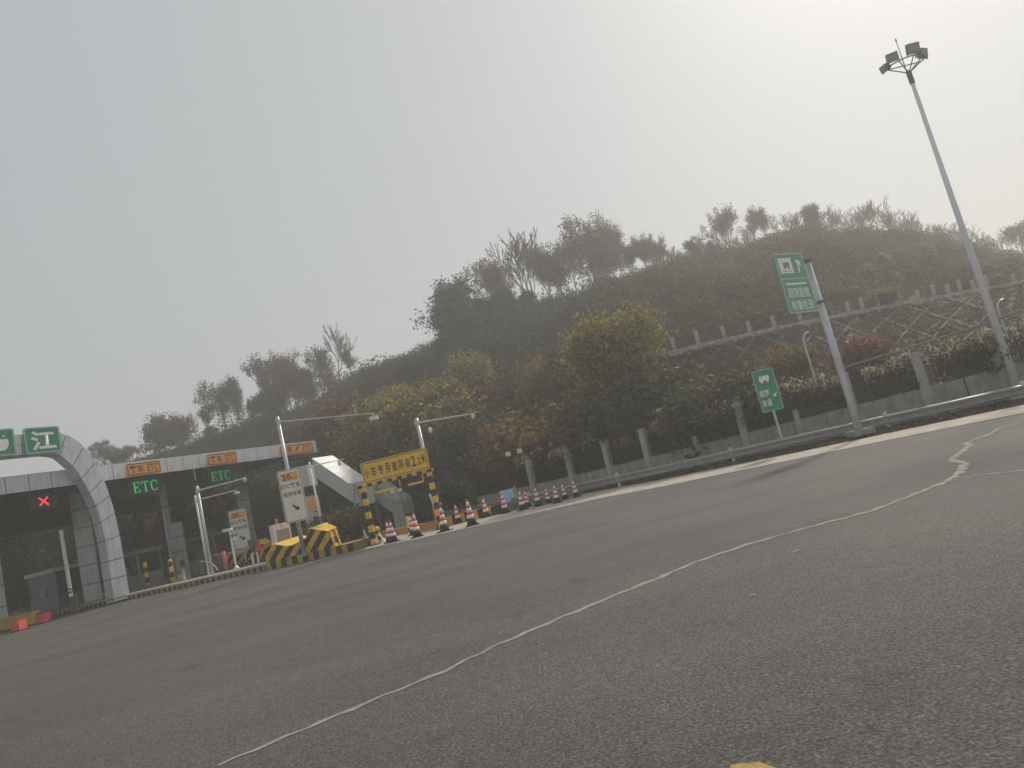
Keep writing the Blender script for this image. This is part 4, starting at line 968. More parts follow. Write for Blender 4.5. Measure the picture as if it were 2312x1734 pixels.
for px, py, lab in [(970, 1124, 0)]:
    pc = D(985, 1128, 33.6); s = thing('pole_box', 'white equipment box strapped to the mast behind the gate post', 'box', (pc.x, 34.2, pc.z))
    MB().prism([(-.28, -.28), (.28, -.28), (.36, .28), (-.36, .28)], -.2, .15).build('body', M_white, s); MB().box(-.38, .38, -.22, .17, .281, .33).build('lid', M_signw, s)

# ------------------------------------------------------------------ cones
def make_cone(name, label, cols, group):
    s = thing(name, label, 'traffic cone', (0, 0, 0), 0, group)
    MB().box(-.23, .23, -.23, .23, 0, .035).build('base', M_rubber, s)
    z = [.035, .26, .38, .49, .60, .71, .82, .9]
    r = lambda q: .175 - (q - .035) / .865 * .145
    for k in range(7):
        m_ = M_rubber if k == 0 else (M_signw if (k % 2) == cols else M_red)
        MB().lathe([(r(z[k]), z[k] + (.001 if k else 0)), (r(z[k + 1]), z[k + 1])], 16).build('skirt' if k == 0 else 'band', m_, s, True)
    return s
proto = make_cone('traffic_cone', '', 1, 'traffic cones along the concrete lane')
cones = [  # px,py base, height px, label
    (1067, 1187, 59, 'red and white cone nearest the camera, right of three standing beyond the gate'),
    (1005, 1200, 56, 'red and white cone directly in front of the right gate post'),
    (943, 1213, 54, 'red and white cone standing alone in the middle of the gate opening'),
    (890, 1224, 48, 'right cone of the touching pair beside the left gate post'),
    (881, 1225, 47, 'left cone of the touching pair beside the left gate post'),
    (934, 1208, 43, 'cone half hidden behind the middle cone of the gate opening'),
    (996, 1193, 45, 'cone mostly hidden behind the right gate post'),
    (1037, 1182, 43, 'left cone of the pair right of the gate'),
    (1049, 1176, 38, 'second cone of the pair right of the gate, a little farther back'),
    (1100, 1168, 43, 'cone standing before the striped kerb left of the blue board'),
    (1143, 1159, 44, 'cone overlapping the left edge of the blue board'),
    (1182, 1152, 45, 'cone just right of the blue board'),
    (1192, 1145, 36, 'small cone close behind the one right of the blue board'),
    (1217, 1143, 44, 'fifth cone from the right end of the row'),
    (1240, 1137, 36, 'fourth cone from the right end of the row'),
    (1259, 1136, 42, 'third cone from the right end of the row'),
    (1277, 1128, 36, 'second cone from the right end of the row'),
    (1303, 1123, 40, 'cone at the far right end of the row'),
    (776, 1226, 36, 'left cone of the faded pair behind the near barrier'),
    (787, 1224, 37, 'right cone of the faded pair behind the near barrier')]
for i, (px, py, hp, lab) in enumerate(cones):
    p = G(px, py)
    if i >= 18: p = G(px, py + 6)
    dist = p.dot(Fv) + .2
    o = proto if i == 0 else copy_tree(proto)
    o.location = (p.x, p.y, .008); o.rotation_euler = (R(random.uniform(-1.5, 1.5)), R(random.uniform(-1.5, 1.5)), random.uniform(0, 1.5)); o['label'] = lab
    sc = hp * dist / FPX / .9; o.scale = (sc, sc, sc)
s = make_cone('worn_cone', 'worn grey white cone left of the left gate post', 1, None)
if 'group' in s: del s['group']
for ch in [c_ for c_ in bpy.data.objects if c_.parent == s and c_.name.startswith('band')]: ch.data.materials[0] = mat('worn_white', (.42, .42, .38), .7, var=.2)
p = G(829, 1234); s.location = (p.x, p.y, .008); sc = 38 * p.y / FPX / .9; s.scale = (sc * 1.15, sc * 1.15, sc)
# gate foot bollard and others
p = G(857, 1226); s = thing('hazard_bollard', 'short black and yellow bollard with domed cap at the left gate post', 'bollard', (p.x, p.y - .05, .005))
MB().lathe([(.12, 0), (.12, .56)], 12).build('shaft', stripe_mat('bollard_stripe', (.62, .36, .035), (.02, .02, .021), (0, 0, 1), .3), s, True)
MB().lathe([(.15, .56), (.15, .64), (.10, .74), (.03, .78)], 12).build('cap', M_yel, s, True); MB().beam((.1, -.1, .4), (.34, -.2, .01), .04, .04).beam((-.05, -.12, .3), (.05, -.36, .01), .04, .04).build('brace', M_signw, s)
for px, py, hh, lab, m_ in [(986, 1191, .98, 'bright orange flexible bollard left of the right gate post', M_orpost), (923, 1207, .82, 'dull orange and black bollard in the gate opening', M_amber)]:
    p = G(px, py); s = thing('flexible_bollard', lab, 'bollard', (p.x, p.y + .5, .005)); MB().lathe([(.16, 0), (.14, .06), (.085, .08), (.085, hh), (.06, hh + .03)], 12).build('shaft', m_, s, True); MB().lathe([(.088, .12), (.088, .3)], 12).build('band', M_galdk, s)
# blue board
p = G(1154, 1152); s = thing('notice_stand', 'light blue board on a low stand among the cones', 'board', (p.x, p.y + .25, .005), R(-12))
MB().box(-.36, .36, -.03, .03, .38, .98).build('panel', M_blue, s); MB().box(-.36, -.32, -.04, .04, 0, .38).box(.32, .36, -.04, .04, 0, .98).box(-.32, .32, -.02, .02, .02, .38).build('stand', M_booth, s)
MB().box(.361, .44, -.05, .05, .0, 1.06).build('side_post', M_stone, s)
# red banner behind guardrail, left
p = D(775, 1192, 42); s = thing('red_banner', 'dull red banner hanging low behind the near barrier', 'banner', (p.x, 42, 0.25)); MB().prism([(-.7, .45), (.75, .5), (.8, 1.35), (-.4, 1.25)], -.02, .02).build('cloth', mat('dull_red_cloth', (.22, .04, .045), .8), s); MB().box(-.66, -.6, -.03, .03, 0, 1.3).box(.7, .76, -.03, .03, 0, 1.4).build('stake', M_galdk, s)
# pairs of pale square markers
for px, py, Y, lab in [(1489, 928, 31.5, 'left of the two pale square panels on stakes above the fence shrubs'), (1526, 919, 30.6, 'right of the two pale square panels on stakes above the fence shrubs'), (1147, 1025, 36, 'left of the two pale square panels low on the dark hillside'), (1173, 1018, 36, 'right of the two pale square panels low on the dark hillside'), (885, 1109, 40, 'left pale square panel seen through the height gate'), (902, 1105, 40, 'right pale square panel seen through the height gate')]:
    p = D(px, py, Y); gz = terr(p.x, p.y)
    s = thing('square_panel', lab, 'panel', (p.x, Y, gz - .05), facing(p), 'pale square panels on stakes')
    hz_ = p.z - gz + .05
    MB().box(-.125, -.012, -.02, .0, hz_ - .12, hz_ + .12).build('pane', M_cream, s); MB().box(.0, .125, -.02, .0, hz_ - .12, hz_ + .12).build('pane', M_cream, s)
    MB().box(-.15, .15, .0, .05, hz_ - .14, hz_ + .16).build('backing', M_black, s); MB().box(-.02, .02, .0, .04, 0, max(.05, hz_ - .14)).build('stake', M_iron, s)

# ------------------------------------------------------------------ right side signs and light mast
def truck(mm, cx, cz, k, y0, y1, flip=1):
    f_ = lambda P: [(cx + flip * x * k, cz + z * k) for x, z in P]
    mm.prism(f_([(-.5, -.2), (.5, -.12), (.46, .34), (-.18, .34), (-.22, .1), (-.26, .36), (-.42, .36), (-.5, .1)]), y0, y1)
    for wx in (-.28, .28): mm.prism(f_([(wx + .12 * math.cos(R(q)), -.26 + .12 * math.sin(R(q))) for q in range(0, 360, 30)]), y0 - .001, y1)
ps = D(1934, 951, 23.4); pt = D(1826, 596, 23.4)
s = thing('weigh_sign', 'large green sign on the side of a thick grey pole', 'sign', (ps.x, 23.4, .2))
H = pt.z - .2
MB().tube((0, 0, 0), (0, 0, H), .13, .11, 16).build('pole', M_gal, s, True); MB().box(-.35, .35, -.35, .35, -.12, .08).build('base', M_conc, s)
# panel corners in view
cs = [D(1757, 577, 23.4), D(1806, 582, 23.4), D(1844, 711, 23.4), D(1800, 708, 23.4)]
zt_ = (cs[0].z + cs[1].z) / 2 - .2; zb_ = (cs[2].z + cs[3].z) / 2 - .2; hh = zt_ - zb_; zc = (zt_ + zb_) / 2
PW = 1.62
pan = MB().prism(rrect(PW, hh, .04), -.03, .03).build('panel', mat('haze_paled_green', (.09, .34, .20), .4, var=.08), s); pan.location = (-.74, -.0, zc); pan.rotation_euler = (0, 0, R(-54) + facing(ps) * 0)  # panel green made paler to paint in the veil of haze and glare
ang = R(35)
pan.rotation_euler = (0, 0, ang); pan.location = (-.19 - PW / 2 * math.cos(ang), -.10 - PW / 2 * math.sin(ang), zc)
edge_ = mat('sign_edge_green', (.42, .60, .50), .4)
MB().ring(rrect(PW, hh, .04), rrect(PW - .09, hh - .09, .03), -.034, -.03).build('border', edge_, pan)
MB().box(-PW / 2 + .05, PW / 2 - .05, -.034, -.03, -.0 + hh * .06, hh * .06 + .04).build('divider', edge_, pan)
MB().box(-PW * .36, PW * .36, -.034, -.03, -hh * .01 - .05, -hh * .01 + .02).build('bar', M_signw, pan)
MB().prism(rrect(PW * .46, hh * .26, .01, -PW * .18, hh * .29), -.034, -.03).build('pictogram_panel', M_signw, pan)
mm = MB(); truck(mm, -PW * .16, hh * .29, .34, -.038, -.034); mm.box(-PW * .34, -PW * .02, -.038, -.034, hh * .19, hh * .20); mm.build('pictogram', mat('pictogram_grey', (.26, .25, .27), .6), pan)
A = [(-.04, -.26), (.05, -.26), (.09, .06), (.20, -.02), (.22, .2), (.0, .26), (-.10, .16), (.0, .1)]
MB().prism([(x * .9 + PW * .24, z * .9 + hh * .28) for x, z in A], -.034, -.03).build('arrow', M_signw, pan)
lettering('超限超载', PW * .76, hh * .17, 0, -hh * .165, -.036, M_signw, pan, .012); lettering('称重检测', PW * .76, hh * .17, 0, -hh * .37, -.036, M_signw, pan, .012)
for z_ in (zt_ - .28, zb_ + .30):
    m = MB(); m.tube((0, 0, z_ - .04), (0, 0, z_ + .04), .15, .15, 14); m.beam((.0, 0, z_), (-.30, -.14, z_), .06, .06); m.beam((0, 0, z_), (.26, -.02, z_), .03, .05); m.build('clamp', M_galdk, s)
# small wide-load sign
pb = D(1762, 990, 25.2); cn = [D(1698, 840, 25.2), D(1746, 836, 25.2), D(1763, 920, 25.2), D(1724, 928, 25.2)]
zc = sum(c_.z for c_ in cn) / 4; xc = sum(c_.x for c_ in cn) / 4; hh = (cn[0].z + cn[1].z - cn[2].z - cn[3].z) / 2 + .12; wd = .74
s = thing('wide_lane_sign', 'small green sign with a white lorry on a thin post behind the guardrail', 'sign', (xc + .0, 25.2, .2), facing(pb) - R(2))
MB().tube((.0, .05, 0), (.0, .05, zc - .2 + hh * .3), .045, .045, 10).build('pole', M_gal, s)
zc -= .2
pan = MB().prism(rrect(wd, hh, .06), -.02, .02).build('panel', M_green, s); pan.location = (0, -.02, zc)
MB().ring(rrect(wd, hh, .06), rrect(wd - .05, hh - .05, .045), -.024, -.02).build('border', edge_, pan)
mm = MB(); truck(mm, 0, hh * .27, .36, -.024, -.02); mm.build('pictogram', M_signw, pan)
lettering('超宽', wd * .46, hh * .17, -wd * .17, -hh * .06, -.026, M_signw, pan, .012); lettering('车道', wd * .46, hh * .17, -wd * .17, -hh * .29, -.026, M_signw, pan, .012)
a = R(-135); A = [(-.5, .1), (.0, .1), (.0, .34), (.5, 0), (.0, -.34), (.0, -.1), (-.5, -.1)]
MB().prism([((x * math.cos(a) - z * math.sin(a)) * .2 + wd * .29, (x * math.sin(a) + z * math.cos(a)) * .2 - hh * .14) for x, z in A], -.026, -.02).build('arrow', M_signw, pan)
# floodlight mast
YF = 22.6; pb = D(2294, 867, YF); pt = D(2047, 160, YF)
s = thing('floodlight_mast', 'tall tapered light mast with four floodlights on a ring frame', 'light mast', (pb.x, YF, .2)); H = pt.z - .2
MB().tube((0, 0, 0), (0, 0, H), .125, .06, 18).build('pole', mat('pale_mast_paint', (.74, .77, .82), .5, 0, var=.05, scale=2, dirt=.3, dirtcol=(.5, .5, .5)), s, True); MB().box(-.35, .35, -.35, .35, -.1, .06).build('base', M_conc, s)
MB().tube((0, 0, H - .5), (0, 0, H - .05), .085, .085, 14).build('collar', M_galdk, s)
M_fl = mat('floodlight_grey', (.24, .245, .25), .5, .3)
rr_ = .62; rz_ = H + .26
ringp = [Vector((rr_ * math.cos(R(q)), rr_ * .8 * math.sin(R(q)), rz_)) for q in range(165, 390, 15)]
MB().path(ringp, .024, 8).build('ring', M_galdk, s); MB().tube(ringp[0], ringp[-1], .02, .02, 6).build('ring_chord', M_galdk, s)
for q in (0, 4, 7, 10, 14): MB().tube((0, 0, H - .1), ringp[min(q, len(ringp) - 1)], .02, .02, 6).build('strut', M_galdk, s)
MB().tube((-.06, 0, rz_ - .3), (-.06, 0, rz_ + .95), .018, .012, 6).lathe([(.0, rz_ + .86), (.032, rz_ + .88), (.0, rz_ + 1.02)], 8, 0, (-.06, 0)).build('lightning_rod', M_galdk, s)
for q, yaw, sc, az_ in ((13, 25, .56, 0), (7, 0, .60, 0), (3, -22, .54, 0), (0, -75, .42, -.1)):
    p = ringp[q]; T = Matrix.Translation(p + Vector((-.12 if q == 0 else (-.06 if q == 3 else 0), -.08, .34 * sc + az_))) @ Matrix.Rotation(R(yaw), 4, 'Z') @ Matrix.Rotation(R(14), 4, 'X')
    fl = MB().box(-.33 * sc, .33 * sc, -.06, .10, -.27 * sc, .27 * sc).box(-.22 * sc, .22 * sc, .10, .2, -.17 * sc, .17 * sc).build('floodlight', M_fl, s); fl.matrix_local = T
    MB().box(-.29 * sc, .29 * sc, -.07, -.061, -.23 * sc, .23 * sc).build('lens', mat('floodlight_glass', (.22, .23, .23), .25), fl)
    MB().box(-.35 * sc, -.333 * sc, -.03, .03, -.36 * sc, .0).build('yoke', M_galdk, fl); MB().box(.333 * sc, .35 * sc, -.03, .03, -.36 * sc, .0).build('yoke', M_galdk, fl)
# small cabinet at right edge behind guardrail
p = D(2306, 886, 21.4); s = thing('white_marker_box', 'small white box behind the guardrail at the right edge', 'box', (p.x + .05, 21.7, .1)); MB().box(-.15, .15, -.12, .12, 0, .38).build('body', M_white, s); MB().box(-.17, .17, -.14, .14, .38, .42).build('lid', M_signw, s)

# ------------------------------------------------------------------ vegetation
def grow(seed, H, stems=1, spread=.5, levels=4, ratio=.72, kids=3, r0=.10, up=.35, droop=0.0, lean=0.0, first=.35, low=1, side=.55):
    rnd = random.Random(seed); segs = []; tips = []
    def br(p, d, L, r, lv):
        n_ = 6 if lv == 0 else (3 if lv < 2 else 2); q = p
        for k in range(n_):
            j_ = .06 if lv == 0 else .13
            d2 = (d + Vector((rnd.gauss(0, j_), rnd.gauss(0, j_), rnd.gauss(0, .08) + .05 * up - droop * .12))).normalized()
            e = q + d2 * (L / n_); ra = r * (1 - .35 * k / n_); rb = r * (1 - .35 * (k + 1) / n_)
            segs.append((q, e, ra, rb, lv)); q = e; d = d2
            if lv == 0 and k >= low and rnd.random() < .9: sub(q, d, L * side * (1 - .3 * (k - low) / n_), rb * .5, 1)
            if lv >= 1 and lv < levels and k < n_ - 1 and rnd.random() < .8: sub(q, d, L * .62, rb * .6, lv + 1)
            if lv >= levels - 1: tips.append((q.x, q.y, q.z))
        if lv < levels:
            for _ in range(kids): sub(q, d, L * (ratio if lv else ratio * .75) * rnd.uniform(.75, 1.1), rb * .72, lv + 1)
        else: tips.append((q.x, q.y, q.z))
    def sub(p, d, L, r, lv):
        a_ = rnd.uniform(0, 2 * math.pi); t = spread * rnd.uniform(.6, 1.3)
        x = d.orthogonal().normalized(); y = d.cross(x)
        d2 = (d * math.cos(t) + (x * math.cos(a_) + y * math.sin(a_)) * math.sin(t) + Vector((0, 0, up * .5))).normalized()
        br(p, d2, L, r, lv)
    for k in range(stems):
        a_ = 2 * math.pi * k / stems + rnd.random(); t = (.12 if stems == 1 else .35) * rnd.uniform(.5, 1.2)
        br(Vector((.1 * math.cos(a_) * (stems > 1), .1 * math.sin(a_) * (stems > 1), -.2)), Vector((math.cos(a_) * t + lean, math.sin(a_) * t, 1)).normalized(), H * first, r0, 0)
    return segs, np.array(tips)
def wood_mesh(name, segs, m_, rmin=.012):
    V = []; F = []
    for a_, b_, ra, rb, lv in segs:
        n_ = 6 if lv == 0 else (4 if lv < 3 else 3); ra = max(ra, rmin); rb = max(rb, rmin)
        d = (b_ - a_); d.normalize(); x = d.orthogonal().normalized(); y = d.cross(x); o = len(V)
        for p, r_ in ((a_, ra), (b_, rb)):
            for k in range(n_):
                t = 2 * math.pi * k / n_; V.append(p + x * (r_ * math.cos(t)) + y * (r_ * math.sin(t)))
        F += [(o + k, o + (k + 1) % n_, o + n_ + (k + 1) % n_, o + n_ + k) for k in range(n_)]
    me = bpy.data.meshes.new(name); me.from_pydata([tuple(v) for v in V], [], F); me.materials.append(m_); return me
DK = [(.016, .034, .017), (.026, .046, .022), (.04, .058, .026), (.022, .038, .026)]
OL = [(.07, .08, .03), (.09, .085, .03), (.05, .06, .025)]
RD = [(.13, .05, .04), (.09, .045, .035), (.07, .05, .035), (.16, .06, .045)]
BR = [(.10, .075, .05), (.08, .06, .045), (.12, .085, .055)]
YL = [(.34, .25, .05), (.27, .22, .055), (.15, .14, .045), (.07, .08, .03)]
def crown(tips, per, rad, size, cols, wts=None, keep=1.0, var=.3):
    if keep < 1: tips = tips[rng.random(len(tips)) < keep]
    P = np.repeat(tips, per, 0); P = P + rng.normal(size=P.shape) * rad
    return leaves(P, size), palette(len(P), cols, wts, var)
def blob(H, rx, z0, ncl, per, clr, size, cols, wts=None, var=.3, taper=.0):
    """leaf clumps filling an uneven crown volume"""
    u = rng.normal(size=(ncl, 3)); u /= np.linalg.norm(u, axis=1)[:, None]; q = rng.random(ncl) ** .45
    zc, rz = (z0 + H) / 2, (H - z0) / 2
    ph = np.arctan2(u[:, 1], u[:, 0]); lump = 1 + .25 * np.sin(2 * ph + H * 3) + .15 * np.sin(5 * ph + 4 * u[:, 2])
    P = np.stack([u[:, 0] * q * rx * lump, u[:, 1] * q * rx * lump, zc + u[:, 2] * q * rz * (1 + .1 * np.sin(3 * ph))], 1)
    P[:, :2] *= (1 - taper * (P[:, 2:3] - z0) / (H - z0))
    Q = np.repeat(P, per, 0); k = rng.normal(size=Q.shape) * clr; k[:, 2] *= .55; Q = Q + k
    c_ = np.repeat(palette(ncl, cols, wts, var), per, 0) * (1 + .25 * (rng.random((len(Q), 1)) * 2 - 1))
    return leaves(Q, size), np.clip(c_, 0, 1)
def both(a_, b_): return np.concatenate([a_[0], b_[0]]), np.concatenate([a_[1], b_[1]])
def proto_tree(kind, seed):
    if kind == 'bare':
        sg, tp = grow(seed, 7, 1 + seed % 3, .42, 4, .74, 2, .085, .45, first=.42, low=2, side=.75); lf = crown(tp, 1, .08, .13, BR, keep=.2)
    elif kind == 'twiggy':
        sg, tp = grow(seed, 7, 1 + seed % 2, .46, 4, .72, 2, .09, .45, first=.42, low=1, side=.7); lf = crown(tp, 3, .24, .20, BR + RD[1:3], keep=.8)
    elif kind == 'redbrown':
        sg, tp = grow(seed, 7, 1, .58, 4, .68, 2, .11, .40, first=.62, low=1, side=.5); lf = both(crown(tp, 6, .36, .22, RD + BR[:1], keep=.9), blob(7.6, 1.7, 2.0, 120, 11, .36, .22, RD + BR[:1] + DK[:1], taper=.35))
    elif kind == 'dullgreen':
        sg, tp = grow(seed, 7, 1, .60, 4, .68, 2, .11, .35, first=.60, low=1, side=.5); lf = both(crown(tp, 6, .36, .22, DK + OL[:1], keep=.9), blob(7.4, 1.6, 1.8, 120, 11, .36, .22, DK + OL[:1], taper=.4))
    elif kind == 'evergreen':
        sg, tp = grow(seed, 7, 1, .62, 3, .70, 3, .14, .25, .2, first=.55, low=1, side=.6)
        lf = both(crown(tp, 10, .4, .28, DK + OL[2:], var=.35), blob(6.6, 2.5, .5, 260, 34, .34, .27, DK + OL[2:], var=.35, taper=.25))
    elif kind == 'yellow':
        sg, tp = grow(seed, 4.6, 1, .75, 4, .72, 3, .10, .15, first=.34, low=2, side=.6); lf = crown(tp, 8, .26, .125, YL, (4, 3, 2, 2))
    elif kind == 'dark':
        sg, tp = grow(seed, 7, 1, .80, 4, .64, 2, .12, .10, .1, first=.7, low=1, side=.5); lf = both(crown(tp, 7, .34, .22, DK[:2] + BR[1:2] + RD[1:3], keep=.9), blob(7.6, 2.0, 1.0, 130, 11, .36, .22, DK[:2] + BR[1:2] + RD[1:3], taper=.6))
    elif kind == 'roundred':
        sg, tp = grow(seed, 6, 2, .5, 3, .70, 3, .10, .35, first=.45, low=1, side=.5)
        lf = both(crown(tp, 8, .34, .24, RD + BR + DK[:1], var=.3), blob(5.2, 2.2, .5, 130, 22, .34, .24, RD[1:] + BR + DK[:1], var=.3))
    elif kind == 'street':
        sg, tp = grow(seed, 3, 1, .6, 3, .70, 3, .05, .3, first=.5, low=3, side=.5); lf = crown(tp, 24, .22, .11, DK + OL, var=.35)
    elif kind == 'bush':
        sg, tp = grow(seed, 2.0, 4, .6, 3, .74, 2, .03, .3, first=.5, low=1); lf = crown(tp, 7, .18, .12, OL + DK[1:3] + YL[2:3])
    elif kind == 'redbush':
        sg, tp = grow(seed, 2.0, 4, .6, 3, .74, 2, .03, .3, first=.5, low=1); lf = crown(tp, 5, .18, .12, [(.22, .05, .03), (.16, .05, .035), (.2, .10, .04), (.08, .06, .03)])
    elif kind == 'goldbush':
        sg, tp = grow(seed, 2.0, 4, .5, 3, .74, 2, .03, .4, first=.5, low=1); lf = crown(tp, 4, .16, .10, [(.26, .14, .03), (.22, .15, .04), (.10, .09, .03)])
    hz = max(np.percentile(lf[0][:, :, 2], 99.5), max(b_.z for _, b_, _, _, _ in sg)); 
    tm = wood_mesh('trunk', sg, M_barkpale if kind in ('bare', 'twiggy') and seed % 2 else M_bark, ({'bare': .027, 'twiggy': .024}).get(kind, .014))
    cm = quad_mesh('crown', *lf, M_leaf)
    return tm, cm, hz
PROTO = {}
def plant(kind, seed, name, x, y, z, H, label, cat='tree', group=None, wide=1.0):
    if (kind, seed) not in PROTO: PROTO[(kind, seed)] = proto_tree(kind, seed)
    tm, cm, hz = PROTO[(kind, seed)]
    s = thing(name, label, cat, (x, y, z), random.uniform(0, 6.28), group); sc = H / hz; s.scale = (sc * wide, sc * wide, sc)
    share(tm, 'trunk', s); share(cm, 'crown', s); return s
def ridge_tree(kind, seed, name, px, top, hp, label, group=None, wide=1.0, front=1.0, Y=None):
    az = az_of(D(px, top + hp, 80)); 
    if Y is None:
        Y = float(lerp_tab(RIDGE, az)[0]) - front
    p = D(px, top + hp * .5, Y); x = p.x; z = terr(x, Y)
    # slide the foot so the trunk stands under the column: account for roll
    q = D(px, top, Y); H = max(1.2, (q.z - z) * 1.06); wide *= 1.15
    lean = Vector((x - 0, 0, 0))
    plant(kind, seed, name, x, Y, z - .1, H, label, 'tree', group, wide)
GB = 'bare trees along the right ridge'
bare_lab = 'slender leafless tree in the row along the right hand ridge'
T = ridge_tree
T('twiggy', 11, 'bare_tree', 2303, 504, 95, 'brownish tree at the right edge on the ridge', None, .9)
for i, (px, top, hp, lb_) in enumerate([(2262, 520, 70, 'leafless tree second from the right edge on the ridge'), (2238, 540, 55, 'short leafless tree third from the right edge on the ridge'),
        (2205, 520, 65, 'leafless ridge tree just right of the light mast'), (2180, 515, 65, 'leafless ridge tree crossed by the light mast'), (2150, 505, 62, 'leafless ridge tree just left of the light mast'),
        (2125, 500, 60, 'second leafless ridge tree left of the light mast'), (2102, 506, 50, 'short leafless tree above the sloping right shoulder of the hill'), (2073, 490, 58, 'slim leafless tree right of the smooth hump of the ridge'),
        (2043, 482, 62, 'upright leafless tree over the smooth hump of the ridge'), (2021, 487, 58, 'leafless tree over the middle of the smooth hump'), (2000, 470, 70, 'leafless tree just right of the tall many stemmed one'),
        (1940, 470, 70, 'leafless tree just left of the tall many stemmed one'), (1915, 500, 45, 'low leafless tree in the dip left of the many stemmed one'), (1889, 486, 60, 'thin leafless tree second to the right of the round green crest tree'),
        (1871, 468, 75, 'taller leafless tree immediately right of the round green crest tree'), (1800, 490, 48, 'short leafless tree immediately left of the round green crest tree'), (1786, 478, 62, 'leafless tree between the brownish leafy tree and the round green one'),
        (1756, 500, 45, 'short leafless tree touching the right side of the brownish leafy tree'), (1683, 522, 45, 'short leafless tree left of the brownish leafy tree'), (1660, 530, 40, 'lowest leafless tree right of the whip topped tree'),
        (1605, 545, 50, 'leafless tree left of the whip topped tree'), (1520, 560, 52, 'thin leafless tree at the low saddle of the ridge'), (1500, 552, 60, 'leafless tree beside the reddish twiggy ones at the saddle'), (1535, 570, 45, 'short leafless tree left of the low dull green one')]):
    T('bare', 20 + i % 4, 'bare_tree', px, top, hp * 1.1, lb_, GB, random.uniform(.8, 1.2), random.uniform(-2, 2))
T('bare', 25, 'bare_tree', 1968, 452, 92, 'tall many stemmed leafless tree left of the light mast on the ridge', None, 1.2)
T('evergreen', 31, 'evergreen_tree', 1834, 464, 70, 'round dark green tree on the crest of the hill', None, .8)
T('redbrown', 32, 'leafy_tree', 1724, 455, 105, 'tall open brownish tree right of the ridge middle', None, .75)
T('twiggy', 33, 'leafy_tree', 1632, 471, 100, 'grey tree with thin whip like top on the ridge', None, .7)
T('dullgreen', 34, 'leafy_tree', 1570, 536, 78, 'low dull green tree on the left shoulder of the ridge', None, 1.0)
T('twiggy', 35, 'bare_tree', 1470, 530, 105, 'reddish twiggy tree at the right end of the tall grove', None, .7)
T('twiggy', 12, 'bare_tree', 1493, 545, 90, 'fine reddish twiggy tree just right of the tall grove', None, .6)
T('dullgreen', 36, 'leafy_tree', 1424, 541, 115, 'thin green tree in the tall grove with sky showing through', None, .6)
T('redbrown', 37, 'leafy_tree', 1330, 494, 195, 'tallest reddish brown tree at the left of the grove', None, .80)
T('redbrown', 38, 'leafy_tree', 1367, 492, 195, 'tall reddish brown tree in the middle of the grove', None, .78)
T('redbrown', 39, 'leafy_tree', 1394, 498, 185, 'tall reddish brown tree at the right of the grove', None, .75)
T('twiggy', 13, 'bare_tree', 1283, 540, 140, 'pale thin tree leaning on the left of the reddish grove', None, .6)
T('dullgreen', 40, 'leafy_tree', 1232, 553, 130, 'dark green tree between the tall bare tree and the grove', None, .7)
T('bare', 26, 'bare_tree', 1181, 527, 150, 'tall bare tree with a rounded open crown above the dark evergreens', None, .95)
T('twiggy', 14, 'bare_tree', 1112, 588, 90, 'small reddish twiggy tree left of the tall bare tree', None, .8)
for px, top, hp, sd, lab, wd, Y in [(1024, 643, 175, 41, 'leftmost big evergreen standing against the sky', 1.0, 72), (1062, 690, 150, 42, 'dense evergreen just right of the leftmost one', 1.0, 68), (1110, 665, 150, 43, 'dense evergreen under the small reddish twiggy tree', 1.0, 71), (1152, 645, 170, 41, 'dense evergreen under the tall bare tree', 1.0, 70), (1205, 648, 170, 42, 'tall dense evergreen left of the yellow tree', 1.0, 69), (1254, 665, 170, 43, 'dense evergreen above the yellow tree', .95, 68), (1300, 690, 140, 41, 'shaded evergreen below the reddish grove', 1.0, 64)]:
    T('evergreen', sd, 'evergreen_tree', px, top, hp, lab, 'dense evergreens on the hill', wd, 0, Y)
T('bare', 20, 'bare_tree', 962, 768, 38, 'tiny bare tree alone on the falling ridge', None, 1.2)
T('bush', 51, 'ridge_bush', 881, 815, 28, 'low dark bush on the falling ridge', None, 1.4)
T('bare', 27, 'bare_tree', 755, 737, 175, 'tall grey tree with wide vase shaped top on the left ridge', None, .8)
T('twiggy', 15, 'bare_tree', 723, 787, 140, 'grey twiggy tree left of the vase shaped tree', None, .7)
T('dullgreen', 44, 'leafy_tree', 789, 775, 110, 'grey green tree right of the vase shaped tree', None, .6)
T('redbrown', 45, 'leafy_tree', 650, 800, 150, 'dark tree with rust red leaves on the left ridge', None, .7)
T('roundred', 46, 'leafy_tree', 690, 830, 120, 'rust red leafy tree beside the grey twiggy tree', None, .6)
T('twiggy', 16, 'bare_tree', 598, 800, 165, 'wispy thin tree left of the rust red trees', None, .6)
T('roundred', 47, 'leafy_tree', 618, 880, 90, 'low brown leafy tree under the wispy tree', None, 1.0)
T('dark', 48, 'dark_tree', 506, 857, 165, 'tall dark tree with uneven tiered branches above the canopy', None, .8)
T('dark', 49, 'dark_tree', 543, 862, 155, 'dark open tree right of the tiered one above the canopy', None, .55)
T('roundred', 52, 'leafy_tree', 362, 945, 110, 'left of two round russet trees above the canopy', None, 1.0)
T('roundred', 46, 'leafy_tree', 408, 944, 110, 'right of two round russet trees above the canopy', None, .9)
T('bare', 21, 'bare_tree', 438, 930, 100, 'thin bare tree right of the round russet trees', None, .5)
T('bare', 22, 'bare_tree', 322, 1000, 50, 'small bare tree left of the round russet trees', None, .9)
T('dark', 50, 'dark_tree', 231, 996, 62, 'grey leafy tree beside the curved arch top', None, .9)
T('roundred', 47, 'leafy_tree', 268, 1012, 45, 'small reddish tree right of the arch top', None, 1.0)
T('bare', 23, 'bare_tree', 300, 1003, 48, 'small bare tree right of the small reddish tree', None, .9)
